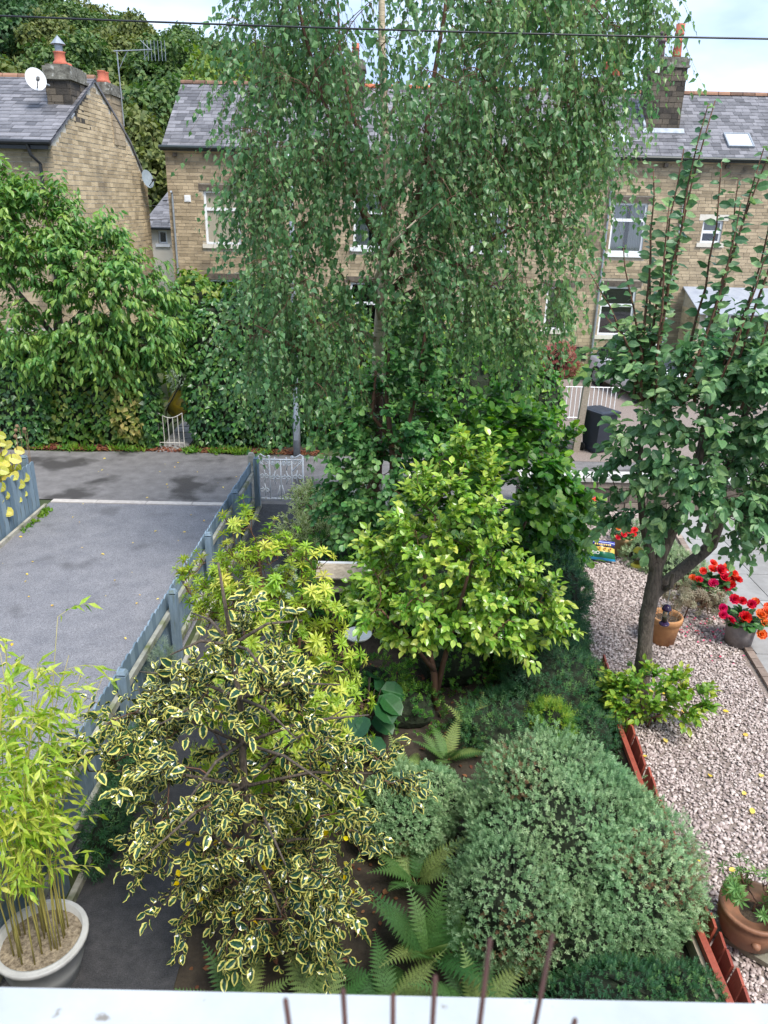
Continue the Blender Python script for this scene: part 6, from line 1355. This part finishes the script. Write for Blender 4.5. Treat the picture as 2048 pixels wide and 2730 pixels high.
# --- far side of the lane: ivy hedge with arch, vines, cherry tree
IVR = merge_t([(IV, Matrix.Rotation(a, 4, 'Z') @ Matrix.Rotation(.9+random.uniform(-.25, .25), 4, 'X') @ Matrix.Translation((0, .1, 0))) for a in (0, 1.6, 3.3, 4.8)])
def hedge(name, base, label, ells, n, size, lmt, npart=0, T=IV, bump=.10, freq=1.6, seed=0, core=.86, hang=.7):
    t = thing(name, base, label, 'hedge'); blob_core('dark_shade_core', ells, m_core, t, core)
    P, N = ell_surface(ells, n, .10, bump, freq, seed); ok = P[:, 2] > .03; P, N = P[ok], N[ok]; k = len(P)
    D = nrm(np.array([0, 0, -hang])+N*.45+rng.normal(size=(k, 3))*.45); Nn = nrm(N*1.0+np.array([0, -.15, .45])+rng.normal(size=(k, 3))*.38)
    leaves('foliage', T, P, D, Nn, size*rng.uniform(.6, 1.4, k), rng.random(k), lmt, t, npart); return t
hedge('ivy_hedge', (-3.6, 17.8, 0), 'dark ivy hedge right of the small arch gate', [(-4.2, 17.75, 1.0, .52, .5, 1.2), (-3.5, 17.8, 1.3, .7, .6, 1.6), (-2.8, 17.8, 1.1, .7, .6, 1.4), (-4.0, 17.9, 2.4, .75, .6, 1.0), (-3.2, 18.0, 2.7, .8, .6, 1.0), (-4.7, 17.9, 2.2, .7, .5, .42), (-2.3, 17.9, .9, .5, .5, 1.0)], 15000, .115, lm_ivy, 150, seed=1)
hedge('vine_hedge', (-7.2, 17.8, 0), 'climbing vine hedge left of the small arch gate', [(-5.75, 17.7, 1.0, .42, .5, 1.3), (-6.5, 17.7, 1.1, .65, .5, 1.3), (-7.3, 17.8, 1.1, .7, .55, 1.4), (-8.2, 17.8, 1.2, .8, .55, 1.5), (-9.2, 17.9, 1.2, .8, .6, 1.6), (-5.9, 17.9, 2.2, .5, .5, .6), (-6.6, 18, 2.1, .7, .5, .9), (-10.4, 18, 1.2, .9, .6, 1.6)], 17000, .12, lm_vine, 150, seed=3)
hedge('dark_ivy_patch', (-8.3, 17.3, 0), 'dark ivy patch at the left end of vine hedge', [(-8.5, 17.35, .9, .7, .35, 1.3), (-5.45, 17.45, .9, .2, .35, 1.25)], 4200, .11, lm_ivy, 0, seed=5)
hedge('pale_leaf_climber', (-6.0, 17.2, 0), 'yellowing climber leaves on front of vine hedge', [(-5.95, 17.35, 1.0, .45, .25, .8)], 700, .12, leafmat('yellowing_leaf', [(0, (.12, .18, .04)), (.6, (.25, .28, .07)), (1, (.5, .42, .15))], .5, .25), 0, seed=6, core=.4)
ch_l = [([(-7.9, 18.2, -.1), (-7.8, 18.1, 1.5), (-7.6, 18.0, 2.8), (-7.4, 17.9, 3.8)], [.13, .11, .09, .06]), ([(-7.75, 18.05, 2.0), (-7.0, 17.8, 3.0), (-6.3, 17.5, 3.6), (-5.6, 17.4, 3.9)], [.07, .055, .04, .02]), ([(-7.7, 18, 2.4), (-8.3, 17.8, 3.4), (-8.8, 17.6, 4.4)], [.07, .05, .03]), ([(-7.4, 17.9, 3.4), (-6.9, 17.8, 4.4), (-6.6, 17.7, 5.0)], [.05, .035, .02])]
shrub('cherry_tree', (-7.9, 18.2, 0), 'cherry tree with drooping leaves above the left hedge', 'tree', ch_l,
      [(-7.5, 17.4, 4.6, 1.0, .8, 1.2), (-6.5, 17.3, 4.1, .9, .7, .95), (-5.6, 17.2, 3.5, .8, .6, .75), (-8.3, 17.3, 4.9, .8, .7, 1.3), (-5.0, 17.2, 3.0, .45, .4, .5), (-8.2, 17.0, 2.9, .6, .5, .6), (-7.0, 17.1, 3.0, .8, .5, .5), (-6.3, 17.0, 2.6, .6, .4, .4), (-7.6, 16.95, 2.3, .8, .35, .5), (-6.1, 16.95, 2.1, .5, .3, .4), (-5.2, 17.0, 2.5, .4, .35, .4)], 400, 4, 8, CH, .155, lm_cherry, m_twig, 200, (.3, .7), .25, .85, .75, .35, .3, trunkmat=m_bark, face=.3, up=.3)
# upright cherry shoots against the house
ct = bpy.data.objects['cherry_tree']; b = MB(); PP = []; DD = []
for k in range(26):
    x0 = random.uniform(-8.6, -4.9); z0 = 4.9-max(0, x0+8)*.42; a = np.array([x0, 17.3, z0-.4]); c = a+np.array([random.uniform(-.2, .25), random.uniform(-.1, .1), random.uniform(.7, 1.35)]); b.tube([tuple(a), tuple((a+c)/2+rng.normal(size=3)*.03), tuple(c)], [.012, .009, .004], 5)
    m = 14; tt = np.linspace(.25, 1, m)[:, None]; PP.append(a+(c-a)*tt); ph = np.arange(m)*2.4; DD.append(np.column_stack([np.cos(ph), np.sin(ph), rng.uniform(-.7, .1, m)]))
b.build('upright_shoots', m_twig, ct); PP, DD = np.concatenate(PP), nrm(np.concatenate(DD)); leaves('shoot_leaves', CH, PP, DD, nrm(np.array([0, -.2, 1.])+rng.normal(size=PP.shape)*.3), .13*rng.uniform(.6, 1.2, len(PP)), rng.random(len(PP))*.5+.5, lm_cherry, ct)
hedge('lane_hedge', (-.2, 18.3, 0), 'dark mixed hedge across the lane behind birch trunk', [(-1.3, 18.2, 1.0, .7, .7, 1.6), (-.2, 18.4, 1.0, .9, .7, 1.0), (.9, 18.4, 1.2, .8, .7, 1.7), (2.0, 18.4, 1.0, .9, .7, 1.4), (3.1, 18.4, 1.0, .8, .7, 1.4), (3.8, 18.2, .8, .5, .6, 1.1)], 9000, .13, lm_hazel, 0, seed=8, T=BLB, bump=.2)
hedge('garden_shrubbery', (-3, 22, 0), 'leafy back garden shrubs in front of the terrace', [(-5.6, 22.5, 1.6, 1.0, 1.0, 2.0), (-3.6, 23.0, 1.5, 1.3, 1.0, 2.1), (-1.5, 22.5, 1.3, 1.3, 1.0, 1.8), (.8, 22.5, 1.3, 1.4, 1.0, 1.6), (3.2, 22.5, 1.2, 1.3, 1.0, 1.6), (-7.5, 21, 1.0, 1.0, .8, 1.2)], 9000, .17, lm_vine, 0, seed=9, T=BLB)
hedge('behind_arch_bush', (-4.8, 20.4, 0), 'light feathery bush seen through the ivy arch', [(-5.2, 20.3, 1.0, .6, .5, .9), (-4.6, 20.8, 1.0, .5, .5, .8)], 2200, .12, lm_silver, 0, seed=12, T=LN, core=.6)
hedge('creeper_on_wall', (-6.6, 28.6, 0), 'yellow green creeper at the foot of terrace wall', [(-6.8, 28.5, 1.6, 1.0, .4, 1.5), (-5.2, 28.4, 1.2, 1.2, .4, 1.7)], 2500, .2, lm_vine, 0, seed=13, T=BLB)
dome('red_leaved_shrub', (5.9, 26.6, 0), 'dusty red leaved shrub near the terrace lawn', [(5.9, 26.6, .5, .7, .5, .6)], 700, .2, lm_redsh, core=.7, T=HEB)
# weeds and leaf litter along the lane foot
wd_ = thing('lane_weeds', (-4, 17.1, 0), 'green weeds along the foot of hedge by lane', 'weeds'); n = 1500
xw = np.concatenate([rng.uniform(-8.2, -5.5, 600), rng.uniform(-4.65, -2.6, 900)]); yw = 17.05+rng.normal(size=n)*.08-np.where(xw > -4.7, .02, 0); cl = np.sin(xw*5)+np.sin(xw*11+1); kp = cl+rng.normal(size=n)*.6 > -.2
P = np.column_stack([xw, yw, rng.uniform(.005, .05, n)])[kp]; k = len(P); D = nrm(np.column_stack([rng.normal(size=k), rng.normal(size=k), rng.uniform(.3, 1.6, k)])); o = leaves('foliage', LN, P, D, rdir(k), rng.uniform(.06, .2, k), rng.random(k), lm_weed, wd_); wd_['kind'] = 'stuff'
lt = thing('leaf_litter', (-4, 17.2, 0), 'brown dead leaves along the foot of hedge', 'leaf litter'); n = 2600
P = np.column_stack([rng.uniform(-8.5, -1.5, n), 17.1+np.abs(rng.normal(size=n))*.16-.06, rng.uniform(.01, .03, n)]); leaves('litter', RO, P, rdir(n)*np.array([1, 1, .2]), nrm(np.array([0, 0, 1.])+rng.normal(size=(n, 3))*.4), rng.uniform(.04, .08, n), rng.random(n), m_litter, lt); lt['kind'] = 'stuff'
bl2 = thing('bed_litter', (.3, 5, 0), 'dead leaves lying on the dark bed soil', 'leaf litter'); n = 900
P = np.column_stack([rng.uniform(-1.4, 2.4, n), rng.uniform(3.6, 8.5, n), rng.uniform(.0, .02, n)]); leaves('litter', OV, P, rdir(n)*np.array([1, 1, .2]), nrm(np.array([0, 0, 1.])+rng.normal(size=(n, 3))*.4), rng.uniform(.03, .07, n), rng.random(n), m_litter, bl2); bl2['kind'] = 'stuff'

dl = thing('drive_leaves', (-4.5, 9, 0), 'few small fallen leaves scattered on the driveway and lane', 'leaves'); n = 70
P = np.column_stack([rng.uniform(-6.3, -2.9, n), rng.uniform(5, 16.8, n), np.full(n, .012)]); leaves('leaf_scatter', OV, P, rdir(n)*np.array([1, 1, .1]), nrm(np.array([0, 0, 1.])+rng.normal(size=(n, 3))*.3), rng.uniform(.02, .06, n), rng.random(n), m_yl, dl); dl['kind'] = 'stuff'

ew = thing('drive_edge_weeds', (-6.3, 13.2, 0), 'small green weeds at the foot of the driveway fences', 'weeds'); n = 420
xe = np.concatenate([-6.34+np.abs(rng.normal(size=200))*.05, -2.62-np.abs(rng.normal(size=220))*.04-.0]); ye = np.concatenate([13.35-np.abs(rng.normal(size=200))*.5, rng.uniform(4, 13.6, 220)]); xe[200:] -= (13.7-ye[200:])*.03
cl = np.sin(ye*3.1)+np.sin(ye*7.7); kp = cl > -.1; P = np.column_stack([xe, ye, np.full(n, .005)])[kp]; k = len(P); D = nrm(np.column_stack([rng.normal(size=k), rng.normal(size=k), rng.uniform(.4, 1.8, k)]))
leaves('foliage', OV, P, D, rdir(k), rng.uniform(.03, .09, k), rng.random(k), lm_weed, ew); ew['kind'] = 'stuff'
